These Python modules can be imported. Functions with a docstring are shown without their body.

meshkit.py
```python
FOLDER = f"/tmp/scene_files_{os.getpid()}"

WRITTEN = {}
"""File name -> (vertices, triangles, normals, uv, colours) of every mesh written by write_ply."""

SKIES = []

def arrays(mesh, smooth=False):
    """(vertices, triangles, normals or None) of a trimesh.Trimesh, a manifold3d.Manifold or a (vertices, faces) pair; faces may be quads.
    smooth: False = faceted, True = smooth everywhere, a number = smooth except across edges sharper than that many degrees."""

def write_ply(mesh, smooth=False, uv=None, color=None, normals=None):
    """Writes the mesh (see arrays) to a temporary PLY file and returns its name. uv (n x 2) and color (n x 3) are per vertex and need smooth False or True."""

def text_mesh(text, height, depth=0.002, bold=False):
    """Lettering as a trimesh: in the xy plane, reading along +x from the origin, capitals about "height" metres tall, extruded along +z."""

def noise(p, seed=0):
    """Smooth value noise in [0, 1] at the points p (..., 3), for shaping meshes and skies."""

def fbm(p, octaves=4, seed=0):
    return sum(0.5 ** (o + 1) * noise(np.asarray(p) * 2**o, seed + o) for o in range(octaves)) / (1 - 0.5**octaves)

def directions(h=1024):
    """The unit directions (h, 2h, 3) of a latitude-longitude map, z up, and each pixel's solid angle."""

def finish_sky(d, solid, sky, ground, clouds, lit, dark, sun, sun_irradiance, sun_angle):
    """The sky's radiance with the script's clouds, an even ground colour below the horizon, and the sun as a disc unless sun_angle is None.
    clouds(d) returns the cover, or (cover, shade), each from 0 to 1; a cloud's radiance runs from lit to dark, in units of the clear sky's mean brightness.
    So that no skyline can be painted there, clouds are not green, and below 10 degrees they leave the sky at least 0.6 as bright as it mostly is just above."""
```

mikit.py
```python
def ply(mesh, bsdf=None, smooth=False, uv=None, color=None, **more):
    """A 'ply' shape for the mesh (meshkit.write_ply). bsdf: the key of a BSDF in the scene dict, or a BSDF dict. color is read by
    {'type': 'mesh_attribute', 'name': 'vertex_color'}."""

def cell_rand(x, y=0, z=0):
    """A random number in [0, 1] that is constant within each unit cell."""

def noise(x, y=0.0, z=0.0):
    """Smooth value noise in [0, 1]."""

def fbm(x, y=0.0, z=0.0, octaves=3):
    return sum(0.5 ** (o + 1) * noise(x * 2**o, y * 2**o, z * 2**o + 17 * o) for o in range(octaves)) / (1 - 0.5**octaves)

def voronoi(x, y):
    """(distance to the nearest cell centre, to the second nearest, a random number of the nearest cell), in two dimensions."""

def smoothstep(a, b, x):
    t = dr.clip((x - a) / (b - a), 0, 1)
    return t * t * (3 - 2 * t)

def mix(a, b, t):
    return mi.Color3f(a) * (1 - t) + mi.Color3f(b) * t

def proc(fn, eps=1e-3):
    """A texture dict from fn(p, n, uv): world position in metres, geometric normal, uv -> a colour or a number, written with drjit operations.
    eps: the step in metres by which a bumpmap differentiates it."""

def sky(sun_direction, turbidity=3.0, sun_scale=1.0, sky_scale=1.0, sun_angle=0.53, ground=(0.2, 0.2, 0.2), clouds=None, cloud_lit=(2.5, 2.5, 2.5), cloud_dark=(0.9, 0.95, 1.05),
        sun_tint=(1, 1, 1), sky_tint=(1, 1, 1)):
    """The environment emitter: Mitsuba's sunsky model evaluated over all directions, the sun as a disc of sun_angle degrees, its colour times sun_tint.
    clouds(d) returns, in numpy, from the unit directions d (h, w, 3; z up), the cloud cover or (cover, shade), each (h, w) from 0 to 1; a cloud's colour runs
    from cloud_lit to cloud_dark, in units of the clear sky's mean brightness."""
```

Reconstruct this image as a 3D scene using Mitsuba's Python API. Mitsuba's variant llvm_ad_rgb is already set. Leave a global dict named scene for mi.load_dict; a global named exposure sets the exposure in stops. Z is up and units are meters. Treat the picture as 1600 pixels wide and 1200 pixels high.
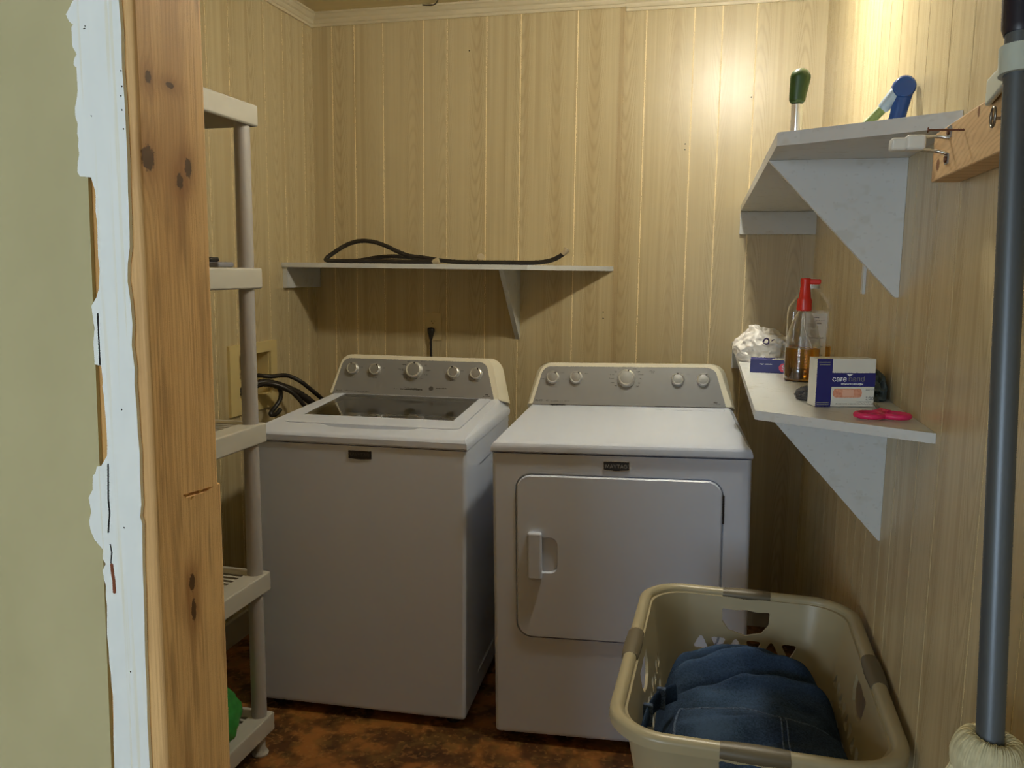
import math, random
import numpy as np, trimesh, mitsuba as mi, drjit as dr
import manifold3d as m3
from shapely.geometry import Polygon, Point, box as sbox, LineString
from shapely.ops import unary_union
import mikit, meshkit
from mikit import proc, noise, fbm, smoothstep, mix, cell_rand, voronoi
random.seed(4); rng = np.random.default_rng(4)
scene, labels = {}, {}

# ---------------------------------------------------------------- camera, light, exposure
EYE = np.array([0.0, 0.0, 1.40])
yaw, pitch, roll, FPX = -0.25, 0.1347963, 0.01232624, 1309.95
fwd = np.array([math.sin(yaw)*math.cos(pitch), math.cos(yaw)*math.cos(pitch), -math.sin(pitch)])
rt = np.array([math.cos(yaw), -math.sin(yaw), 0.0]); up = np.cross(rt, fwd)
rt2 = rt*math.cos(roll)+up*math.sin(roll); up2 = -rt*math.sin(roll)+up*math.cos(roll)
cm = np.eye(4); cm[:3, 0], cm[:3, 1], cm[:3, 2], cm[:3, 3] = -rt2, up2, fwd, EYE
T = mi.ScalarTransform4f
scene['camera'] = {'type': 'perspective', 'fov_axis': 'x', 'fov': math.degrees(2*math.atan(800/FPX)), 'near_clip': 0.02, 'far_clip': 50.0,
                   'to_world': T(cm.tolist())}
LAMP = dict(pos=(-0.055, 2.08, 2.45), radiance=(232.0, 222.0, 192.0))       # laundry ceiling lamp
WINDOW = dict(x=(-1.85, -.70), z=(.95, 1.95), radiance=(6.2, 7.45, 8.6))      # daylit window of the hall behind the camera
exposure = 0.72

# ---------------------------------------------------------------- materials
def srgb(*c):
    c = np.array(c, float)/255.0
    return [float(x) for x in np.where(c <= .04045, c/12.92, ((c+.055)/1.055)**2.4)]
def rgb(*c): return {'type': 'rgb', 'value': srgb(*c)}
def mat(name, color, rough=.5, metal=0.0, spec=.5, two=True, bump=None, **kw):
    b = {'type': 'principled', 'base_color': color, 'roughness': rough, 'metallic': metal, 'specular': spec, **kw}
    if bump is not None:
        b = {'type': 'bumpmap', 'arbitrary': bump[0], 'scale': bump[1], 'bsdf': b}
    scene['mat_'+name] = {'type': 'twosided', 'bsdf': b} if two else b
    return 'mat_'+name

def panel_color(p, n, uv):
    a = p.x + p.y
    grain = fbm(a*160, p.z*2.2, 3.1, 3)
    broad = fbm(a*9, p.z*.55, 7.7, 2)
    ci = dr.floor(a/.152); xc = (ci+.35+.3*cell_rand(ci, 3, 1))*.152; u = a-xc
    sg = dr.select(cell_rand(ci, 5, 2) > .5, 1.0, -1.0)
    zz = p.z+.9*cell_rand(ci, 8, 4)
    arch = sg*u*u*2300+zz*13+2.2*fbm(a*26, p.z*2.4, 1.3, 2)
    ring = .5+.5*dr.sin(arch*6.283); ring = ring*ring*ring
    on = (1-smoothstep(.022, .052, dr.abs(u)))*smoothstep(.30, .55, broad+.25*cell_rand(ci, 9, 9))
    streak = fbm(a*420, p.z*3.5, 5.5, 2)
    c = mix(srgb(166, 151, 115), srgb(190, 176, 140), .65*grain+.35*streak)
    c = mix(c, srgb(146, 126, 88), .36*ring*on)
    c = mix(c, srgb(154, 133, 93), .38*smoothstep(.50, .72, fbm(a*46, p.z*.9, 2.2, 2)))
    c = mix(c, srgb(188, 174, 138), .40*smoothstep(.45, .7, fbm(a*5, p.z*.4, 9.1, 2)))
    return c
PANEL = mat('wood_panel', proc(panel_color), rough=.34, spec=.52)
GROOVE = mat('panel_groove', rgb(226, 208, 164), rough=.6)
STRIP = mat('panel_strip', proc(lambda p, n, uv: mix(srgb(152, 133, 96), srgb(172, 154, 116), fbm((p.x+p.y)*220, p.z*3, 0, 2))), rough=.5)

def floor_color(p, n, uv):
    a = fbm(p.x*14, p.y*14, 2.0, 4); b = fbm(p.x*33, p.y*33, 8.0, 3); d = fbm(p.x*90, p.y*90, 5.0, 2)
    c = mix(srgb(72, 43, 20), srgb(138, 89, 42), smoothstep(.32, .68, a))
    c = mix(c, srgb(104, 82, 40), .5*smoothstep(.5, .72, b))
    c = mix(c, srgb(42, 25, 14), .6*smoothstep(.55, .75, fbm(p.x*22, p.y*22, 19.0, 3)))
    c = mix(c, srgb(160, 116, 64), .35*smoothstep(.6, .8, d))
    return c
FLOOR = mat('vinyl_floor', proc(floor_color), rough=.45, spec=.4)
OLIVE = mat('olive_paint', proc(lambda p, n, uv: mix(srgb(176, 167, 127), srgb(188, 179, 139), fbm(p.x*16, p.z*12, 0, 3))), rough=.62, spec=.3,
            bump=(proc(lambda p, n, uv: fbm(p.x*300, p.z*300, 0, 2), eps=6e-4), .0005))
PLASTER = mat('plaster_paint', proc(lambda p, n, uv: mix(mix(srgb(226, 231, 231), srgb(236, 239, 237), fbm(p.x*60, p.z*18, 0, 3)), srgb(226, 220, 196), .55*smoothstep(.62, .8, fbm(p.x*210, p.z*5, 4., 3)))), rough=.55, spec=.35,
              bump=(proc(lambda p, n, uv: fbm(p.x*120, p.z*60, 0, 3), eps=1e-3), .0010))
HALLWALL = mat('hall_wall', rgb(186, 178, 138), rough=.7)

def stud_color(p, n, uv):
    # sawn pine: long grain along z, cathedral arches, knots with a position of their own
    a = p.y*1.0 + p.x*1.4
    warp = fbm(a*26, p.z*3.2, 2.0, 3)
    def kn(y0, z0, sy, sz):
        return dr.exp(-(dr.square((p.y-y0)/sy)+dr.square((p.z-z0)/sz)))
    knots = [(.667, 1.496, .0095, .0115), (.725, 1.494, .0055, .010), (.711, 1.480, .005, .008), (.672, 1.567, .004, .006), (.702, 1.566, .006, .003), (.705, 1.085, .005, .009), (.706, 1.055, .004, .012)]
    k = sum(kn(*q) for q in knots)
    halo = sum(kn(q[0], q[1], q[2]*2.6, q[3]*2.8) for q in knots)
    edge = .35*(fbm(p.y*700, p.z*500, 1.0, 2)-.5)
    ring = .5+.5*dr.sin((a*330 + warp*12.0 + halo*3.0)*3.1416)
    fine = fbm(a*1400, p.z*9, 3.0, 2); grain = fbm(a*420, p.z*5, 3.0, 3)
    c = mix(srgb(228, 188, 134), srgb(190, 146, 96), .62*ring*ring*smoothstep(.3, .6, fbm(a*60, p.z*2.0, 21.0, 2)))
    c = mix(c, srgb(168, 122, 78), .55*smoothstep(.42, .75, fine))
    c = mix(c, srgb(234, 200, 150), .45*grain)
    c = mix(c, srgb(172, 128, 84), .50*smoothstep(.48, .72, fbm(a*30, p.z*2.6, 6.0, 3)))
    c = mix(c, srgb(132, 92, 58), .45*smoothstep(.55, .8, fbm(a*90, p.z*9, 11.0, 3)))
    c = mix(c, srgb(134, 82, 44), .65*dr.clip(halo, 0, 1))
    c = mix(c, srgb(46, 18, 10), .94*smoothstep(.34, .50, k+edge*smoothstep(.05, .3, k)))
    c = mix(c, srgb(214, 170, 108), .5*smoothstep(-.5085, -.5140, p.x))     # paler planed edge of the stud
    return c
STUD = mat('sawn_stud', proc(stud_color), rough=.58, spec=.3)
RAW = mat('raw_pine', proc(lambda p, n, uv: mix(srgb(186, 138, 74), srgb(214, 170, 104), fbm(p.x*300, p.z*8, 0, 3))), rough=.65)
def board_color(p, n, uv):
    w = fbm(p.y*5, p.z*30, 2.0, 3)
    ring = .5+.5*dr.sin((p.z*220+p.y*46+w*9)*3.1416)
    c = mix(srgb(196, 162, 118), srgb(170, 134, 92), .6*ring*ring)
    c = mix(c, srgb(212, 180, 132), .5*fbm(p.y*20, p.z*260, 5.0, 2))
    k = dr.exp(-(dr.square((p.y-1.268)/.012)+dr.square((p.z-1.548)/.010)))+dr.exp(-(dr.square((p.y-1.085)/.006)+dr.square((p.z-1.585)/.008)))
    return mix(c, srgb(104, 58, 28), .85*smoothstep(.35, .7, k))
BOARD = mat('pine_board', proc(board_color), rough=.55, spec=.3)
def dirty_white(p, n, uv):
    d = smoothstep(.60, .78, fbm(p.x*38, p.y*38, p.z*38, 3))
    s = smoothstep(.70, .82, fbm(p.x*160, p.y*160, p.z*160, 2))
    return mix(mix(srgb(192, 195, 193), srgb(172, 170, 158), .35*d), srgb(120, 112, 96), .12*s)
SHELFWHITE = mat('shelf_paint', proc(dirty_white), rough=.38, spec=.45)
TRIM = mat('trim_paint', proc(lambda p, n, uv: mix(srgb(180, 170, 142), srgb(194, 184, 156), fbm(p.x*14, p.y*14, p.z*40, 2))), rough=.5)
BASE = mat('baseboard_paint', rgb(186, 182, 168), rough=.5)
CEIL = mat('ceiling_paint', proc(lambda p, n, uv: mix(srgb(168, 156, 120), srgb(182, 170, 134), fbm(p.x*3, p.y*30, 0, 3))), rough=.75)
ENAMEL = mat('white_enamel', rgb(190, 198, 212), rough=.34, spec=.4, clearcoat=.35, clearcoat_gloss=.96)
SHELL = mat('console_plastic', rgb(216, 211, 190), rough=.35)
SILVER = mat('silver_panel', rgb(134, 136, 138), rough=.36, metal=.3)
CHROME = mat('chrome', rgb(220, 220, 216), rough=.2, metal=1.0)
BRUSHED = mat('brushed_cap', rgb(150, 152, 152), rough=.35, metal=.6)
KNOB = mat('knob_ring', rgb(226, 226, 222), rough=.22, metal=.7)
STEEL = mat('steel', rgb(150, 150, 150), rough=.35, metal=1.0)
BLACK = mat('black_plastic', rgb(22, 21, 21), rough=.4)
GAP = mat('dark_gap', rgb(24, 23, 22), rough=.8)
PRINT = mat('dark_print', rgb(58, 56, 54), rough=.6)
PRINTLITE = mat('pale_print', rgb(222, 222, 226), rough=.6)
PRINTGREY = mat('grey_print', rgb(120, 120, 118), rough=.6)
RUBBER = mat('black_rubber', rgb(30, 26, 24), rough=.42)
BRASS = mat('brass', rgb(196, 184, 158), rough=.35, metal=.55)
BEIGE = mat('beige_plastic', rgb(196, 178, 124), rough=.5)
RACKWHITE = mat('rack_plastic', rgb(168, 166, 156), rough=.42)
RACKGREY = mat('rack_post', rgb(150, 148, 146), rough=.4)
OUTLET = mat('outlet_plastic', rgb(186, 170, 130), rough=.4)
scene['mat_lid_glass'] = {'type': 'thindielectric', 'int_ior': 1.55, 'specular_transmittance': {'type': 'rgb', 'value': [.10, .108, .098]}}
scene['mat_bottle'] = {'type': 'thindielectric', 'int_ior': 1.45, 'specular_transmittance': {'type': 'rgb', 'value': [.95, .95, .93]}}
scene['mat_clear'] = {'type': 'dielectric', 'int_ior': 1.46}
scene['mat_amber'] = {'type': 'principled', 'base_color': {'type': 'rgb', 'value': [.84, .40, .035]}, 'spec_trans': .96, 'roughness': .03, 'eta': 1.33}
RED = mat('red_plastic', rgb(204, 44, 30), rough=.35)
NAVY = mat('navy_print', rgb(34, 36, 104), rough=.45)
CARTON = mat('white_carton', rgb(214, 212, 200), rough=.5)
BANDAGE = mat('bandage_print', proc(lambda p, n, uv: mix(srgb(206, 132, 104), srgb(224, 164, 134), noise(p.x*500, p.z*500, 0))), rough=.6)
PINK = mat('pink_plastic', rgb(206, 40, 92), rough=.4)
GREEN = mat('green_plastic', rgb(30, 58, 16), rough=.4)
LEAF = mat('pale_green_plastic', rgb(120, 140, 84), rough=.45)
BLUE = mat('blue_plastic', rgb(24, 62, 124), rough=.3)
BLUELITE = mat('pale_blue_plastic', rgb(150, 170, 188), rough=.4)
GREYCLOTH = mat('grey_cloth', proc(lambda p, n, uv: mix(srgb(52, 50, 50), srgb(92, 90, 90), fbm(p.x*180, p.y*180, p.z*180, 3))), rough=.9)
BLUECLOTH = mat('blue_grey_cloth', proc(lambda p, n, uv: mix(srgb(62, 76, 84), srgb(104, 120, 126), fbm(p.x*160, p.y*160, p.z*160, 3))), rough=.9)
scene['mat_bag'] = {'type': 'twosided', 'bsdf': {'type': 'principled', 'base_color': rgb(224, 222, 216), 'roughness': .35, 'specular': .5}}
BAG = 'mat_bag'
PURPLE = mat('purple_print', rgb(62, 52, 96), rough=.5)
BASKET = mat('basket_plastic', rgb(156, 146, 116), rough=.36, spec=.5)
GRIP = mat('basket_grip', rgb(92, 84, 66), rough=.45)
def denim(p, n, uv):
    t = fbm(p.x*420, p.y*420, p.z*420, 2)
    c = mix(srgb(24, 38, 60), srgb(58, 80, 110), smoothstep(.2, .85, .35*t+.65*fbm(p.x*14, p.y*14, p.z*14, 2)))
    return c
DENIM = mat('denim', proc(denim), rough=.85, spec=.15, bump=(proc(lambda p, n, uv: noise(p.x*900, p.y*900, p.z*900), eps=4e-4), .00015))
SEAM = mat('denim_seam', proc(lambda p, n, uv: mix(srgb(24, 36, 58), srgb(82, 102, 132), noise(p.x*380, p.y*380, p.z*380))), rough=.85)
MOPPOLE = mat('mop_pole', rgb(88, 94, 100), rough=.42, metal=.5)
MOPGRIP = mat('mop_grip', rgb(16, 16, 34), rough=.4)
CLIPGREY = mat('clip_plastic', rgb(172, 180, 170), rough=.4)
CLIPWHITE = mat('clip_white', rgb(206, 206, 198), rough=.4)
YARN = mat('mop_yarn', proc(lambda p, n, uv: mix(srgb(176, 168, 134), srgb(214, 206, 172), fbm(p.x*260, p.y*260, p.z*120, 2))), rough=.95, spec=.1)
NAIL = mat('rusty_nail', rgb(104, 66, 44), rough=.5, metal=.5)
GREENBAG = mat('green_bag', proc(lambda p, n, uv: mix(srgb(22, 96, 36), srgb(48, 132, 54), fbm(p.x*60, p.y*60, p.z*60, 2))), rough=.35)
DRUM = mat('drum', rgb(120, 120, 118), rough=.45, metal=.6)
SHADE = mat('lamp_base', rgb(222, 218, 205), rough=.5)

# ---------------------------------------------------------------- mesh helpers
def box(lo, hi):
    lo, hi = np.array(lo, float), np.array(hi, float)
    m = trimesh.creation.box(extents=hi-lo); m.apply_translation((lo+hi)/2); return m
def tm(m):
    q = m.to_mesh(); return trimesh.Trimesh(q.vert_properties[:, :3], q.tri_verts, process=False)
def mf(t):
    t = t.copy(); t.merge_vertices()
    return m3.Manifold(m3.Mesh(np.asarray(t.vertices, np.float32), np.asarray(t.faces, np.uint32)))
def hull(pts): return m3.Manifold.hull_points(np.asarray(pts, float).tolist())
SPH = trimesh.creation.icosphere(subdivisions=2).vertices
def rbox_m(lo, hi, r, s=None):
    lo, hi = np.array(lo, float), np.array(hi, float)
    s = SPH if s is None else s
    return hull(np.vstack([np.array([x, y, z])+s*r for x in (lo[0]+r, hi[0]-r) for y in (lo[1]+r, hi[1]-r) for z in (lo[2]+r, hi[2]-r)]))
def rbox(lo, hi, r): return tm(rbox_m(lo, hi, r))
def mbox(lo, hi): return m3.Manifold.cube((np.array(hi, float)-np.array(lo, float)).tolist()).translate(np.array(lo, float).tolist())
def prism(poly, h): return trimesh.creation.extrude_polygon(poly, h, engine='earcut')
def frame(o, ex, ey, ez):
    m = np.eye(4); m[:3, 0], m[:3, 1], m[:3, 2], m[:3, 3] = ex, ey, ez, o; return m
def prism_at(poly, h, o, ex, ey, ez):
    m = prism(poly, h); m.apply_transform(frame(o, ex, ey, ez))
    if np.linalg.det(np.array([ex, ey, ez], float)) < 0: m.invert()
    return m
def csec(poly):
    from shapely.geometry.polygon import orient
    return m3.CrossSection([np.array(orient(poly, 1.0).exterior.coords)[:-1].tolist()])
def rrect(x0, y0, x1, y1, r, n=8): return sbox(x0+r, y0+r, x1-r, y1-r).buffer(r, quad_segs=n)
def cat(*ms): return trimesh.util.concatenate([m for m in ms])
def spline(pts, n=60, closed=False):
    from scipy.interpolate import CubicSpline
    p = np.array(pts, float)
    if closed: p = np.vstack([p, p[:1]])
    d = np.r_[0, np.cumsum(np.linalg.norm(np.diff(p, axis=0), axis=1)**.7)]
    t = np.linspace(0, d[-1], n, endpoint=not closed)
    return CubicSpline(d, p, bc_type='periodic' if closed else 'natural')(t)
def tube(path, r, k=12, closed=False, prof=None):
    """Tube along a path; r a number or one per point; prof (k,2) a section instead of a circle (x across, y along the second normal)."""
    p = np.array(path, float); n = len(p); r = np.broadcast_to(np.asarray(r, float), (n,))
    t = np.gradient(p, axis=0) if not closed else np.roll(p, -1, 0)-np.roll(p, 1, 0)
    t /= np.linalg.norm(t, axis=1, keepdims=True)
    ref = np.array([0, 0, 1.0]) if abs(t[0][2]) < .9 else np.array([1.0, 0, 0])
    nn = np.zeros_like(p)
    a = ref-t[0]*(ref@t[0]); nn[0] = a/np.linalg.norm(a)
    for i in range(1, n):
        a = nn[i-1]-t[i]*(nn[i-1]@t[i]); nn[i] = a/np.linalg.norm(a)
    if prof is not None:
        for i in range(n):
            a = np.array([0, 0, 1.0])-t[i]*t[i][2]; nn[i] = a/np.linalg.norm(a)
    b = np.cross(t, nn)
    if prof is None:
        ang = np.arange(k)*2*math.pi/k; sec = np.stack([np.cos(ang), np.sin(ang)], 1)
    else: sec = np.array(prof, float); k = len(sec)
    v = (p[:, None]+r[:, None, None]*(sec[None, :, :1]*b[:, None]+sec[None, :, 1:]*nn[:, None])).reshape(-1, 3)
    f = []
    for i in range(n if closed else n-1):
        j = (i+1) % n
        for q in range(k):
            q2 = (q+1) % k
            f += [[i*k+q, j*k+q2, j*k+q], [i*k+q, i*k+q2, j*k+q2]]
    v = list(v)
    if not closed:
        for end, i in ((0, 0), (1, n-1)):
            c = len(v); v.append(p[i])
            for q in range(k):
                q2 = (q+1) % k
                f.append([c, i*k+q, i*k+q2][::-1] if end == 0 else [c, i*k+q, i*k+q2])
    m = trimesh.Trimesh(np.array(v), np.array(f), process=False); m.fix_normals(); return m
def lathe(profile, n=40, sx=1, sy=1, o=(0, 0, 0)):
    m = trimesh.creation.revolve(np.array(profile, float), sections=n)
    m.apply_scale([sx, sy, 1]); m.apply_translation(o); m.fix_normals(); return m
def cyl(p0, p1, r, k=20): return tube([p0, p1], r, k)
def to(m, M): m = m.copy(); m.apply_transform(M); return m

# ---------------------------------------------------------------- scene helpers
def numbered(key):
    if key not in scene and key not in labels and not any(k.startswith(key+'__') for k in scene): return key
    i = 1
    while f'{key}_{i:03d}' in scene or f'{key}_{i:03d}' in labels: i += 1
    return f'{key}_{i:03d}'
def thing(name, label, cat_, group=None):
    k = numbered(name); labels[k] = {'label': label, 'category': cat_}
    if group: labels[k]['group'] = group
    return k
def part(parent, name, mesh, m, smooth=35, M=None, label=None, kind=None, **kw):
    if hasattr(mesh, 'to_mesh'): mesh = tm(mesh)
    k = parent+'__'+name; i = 0
    while k in scene: i += 1; k = f'{parent}__{name}_{i:03d}'
    scene[k] = mikit.ply(mesh, m, smooth, **kw)
    if M is not None: scene[k]['to_world'] = T(np.asarray(M).tolist())
    if label or kind:
        labels[k] = {}
        if label: labels[k]['label'] = label
        if kind: labels[k]['kind'] = kind
    return k
def whole(name, mesh, m, label, cat_, smooth=35, group=None):
    k = thing(name, label, cat_, group)
    if hasattr(mesh, 'to_mesh'): mesh = tm(mesh)
    scene[k] = mikit.ply(mesh, m, smooth); return k
def struct(name, mesh, m, label, cat_, smooth=False):
    if hasattr(mesh, 'to_mesh'): mesh = tm(mesh)
    scene[name] = mikit.ply(mesh, m, smooth)
    labels[name] = {'label': label, 'category': cat_, 'kind': 'structure'}; return name

# ================================================================ the room
D, XR, XL, H = 3.36, .308, -1.747, 2.45
YF0, YF1, XS = .657, .757, -.51        # front wall with the open stud, face of the stud
struct('floor', box((-2.7, -2.3, -.05), (XR+.15, D+.15, 0)), FLOOR, 'brown mottled vinyl floor below the washer and dryer', 'floor')
struct('ceiling', box((-2.7, -2.3, H), (XR+.15, D+.15, H+.05)), CEIL, 'beige ceiling strip at the top left of the room', 'ceiling')

def boards(wall, axis, edges, z0, z1, at, out, hole=None):
    """Panel boards between groove centres; at = wall surface, out = sign of the outward (room) direction."""
    for a, b in zip(edges[:-1], edges[1:]):
        a, b = a+.0021, b-.0021
        lo, hi = sorted((at+out*.0028, at+out*.004))
        if axis == 'x': m = mbox((a, lo, z0), (b, hi, z1))
        else: m = mbox((lo, a, z0), (hi, b, z1))
        if hole is not None: m = m-hole
        part(wall, 'panel', m, PANEL, smooth=False)
BX = [XL] + [round(x*3.36/3.15, 4) for x in (-1.549, -1.454, -1.334, -1.168, -1.073, -.917, -.785, -.572, -.416, -.325, -.158, -.062, .054)] + [XR]
struct('wall_back', box((XL-.12, D-.003, 0), (XR+.12, D+.12, H)), GROOVE, 'back wall of tan grooved wood-look paneling behind the washer and dryer', 'wall')
boards('wall_back', 'x', BX, .0, H, D, -1)
LY = [.757, .9, 1.07, 1.165, 1.30, 1.47, 1.565, 1.70, 1.87, 1.965, 2.1, 2.27, 2.365, 2.50, 2.60, 2.735, 2.971, 3.111, 3.276, D-.004]
HOLE = mbox((XL-.2, 2.722, .909), (XL+.2, 2.944, 1.075))
struct('wall_left', mbox((XL-.12, YF1, 0), (XL+.003, D, H))-mbox((XL-.085, 2.722, .909), (XL+.2, 2.944, 1.075)), GROOVE, 'left wall of tan grooved paneling behind the plastic shelving rack', 'wall')
boards('wall_left', 'y', LY, 0, H, XL, 1, HOLE)
RY = [-2.2, -2.03, -1.9, -1.63, -1.5, -1.3, -1.13, -1.0, -.73, -.6, -.43, -.3, -.13, 0.0, .17, .3, .43, .56, .66, .79, .918, 1.087, 1.297, 1.43, 1.593, 1.689, 1.85, 1.982, 2.094, 2.30, 2.57, 2.755, 2.961, 3.056, 3.25, D-.004]
struct('wall_right', box((XR-.003, -2.2, 0), (XR+.12, D, H)), GROOVE, 'right wall of tan grooved paneling behind the corner shelves and the mop', 'wall')
boards('wall_right', 'y', RY, 0, H, XR, -1)
# thin seam strip between the two sheets of paneling
struct('trim_1', box((-.446, D-.0085, 0), (-.428, D-.0035, 2.40)), STRIP, 'narrow brown seam strip down the back wall paneling right of the short shelf', 'trim')

# crown mouldings
def crown_profile(h=.052, w=.034):
    return [(0, 0), (.007, 0), (.008, .010), (.012, .012), (.016, .020), (.017, .026), (.023, .031), (w-.004, h-.010), (w, h-.008), (w, h), (0, h)]
def crown(x0, x1, y, z, along='x', h=.052, w=.034, sgn=-1):
    poly = Polygon(crown_profile(h, w))
    if along == 'x': return prism_at(poly, x1-x0, (x0, y, z), (0, sgn, 0), (0, 0, 1), (1, 0, 0))
    return prism_at(poly, x1-x0, (y, x0, z), (sgn, 0, 0), (0, 0, 1), (0, 1, 0))
struct('trim_2', crown(XL, -.425, D-.004, 2.398), TRIM, 'painted crown moulding along the top of the back wall, left of the step', 'crown moulding')
struct('trim_3', crown(-.425, XR-.002, D-.004, 2.382, h=.068, w=.050), TRIM, 'deeper crown moulding along the back wall, right of the step', 'crown moulding')
struct('trim_4', crown(YF1, D-.006, XL+.004, 2.395, along='y', h=.055, sgn=1), TRIM, 'painted crown moulding along the top of the left wall', 'crown moulding')
struct('baseboard_left', cat(box((XL+.004, YF1, 0), (XL+.018, D-.02, .095))), BASE, 'pale baseboard along the left wall behind the plastic rack', 'baseboard')
struct('baseboard_back', cat(box((XL+.02, D-.018, 0), (XR-.004, D-.004, .092))), BASE, 'pale baseboard along the back wall, glimpsed right of the dryer', 'baseboard')

whole('ceiling_wire', cat(tube(spline([(-1.235, 3.318, 2.446), (-1.19, 3.312, 2.441), (-1.155, 3.27, 2.4425), (-1.12, 3.20, 2.446), (-1.07, 3.12, 2.447)], 24), .0022, 6)), RUBBER, 'thin dark wire stub stapled to the ceiling above the back wall', 'wire', True)
for x_, z_ in ((-.186, 1.886), (-.186, 1.865), (-.483, 1.238), (-.483, 1.214), (-.436, 2.13), (-1.05, 2.27), (.05, 2.05)):
    part('wall_back', 'nail_hole', prism_at(Point(x_, z_).buffer(.0028, quad_segs=2), .0008, (0, D-.0040, 0), (1, 0, 0), (0, 0, 1), (0, -1, 0)), GAP, False)
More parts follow.
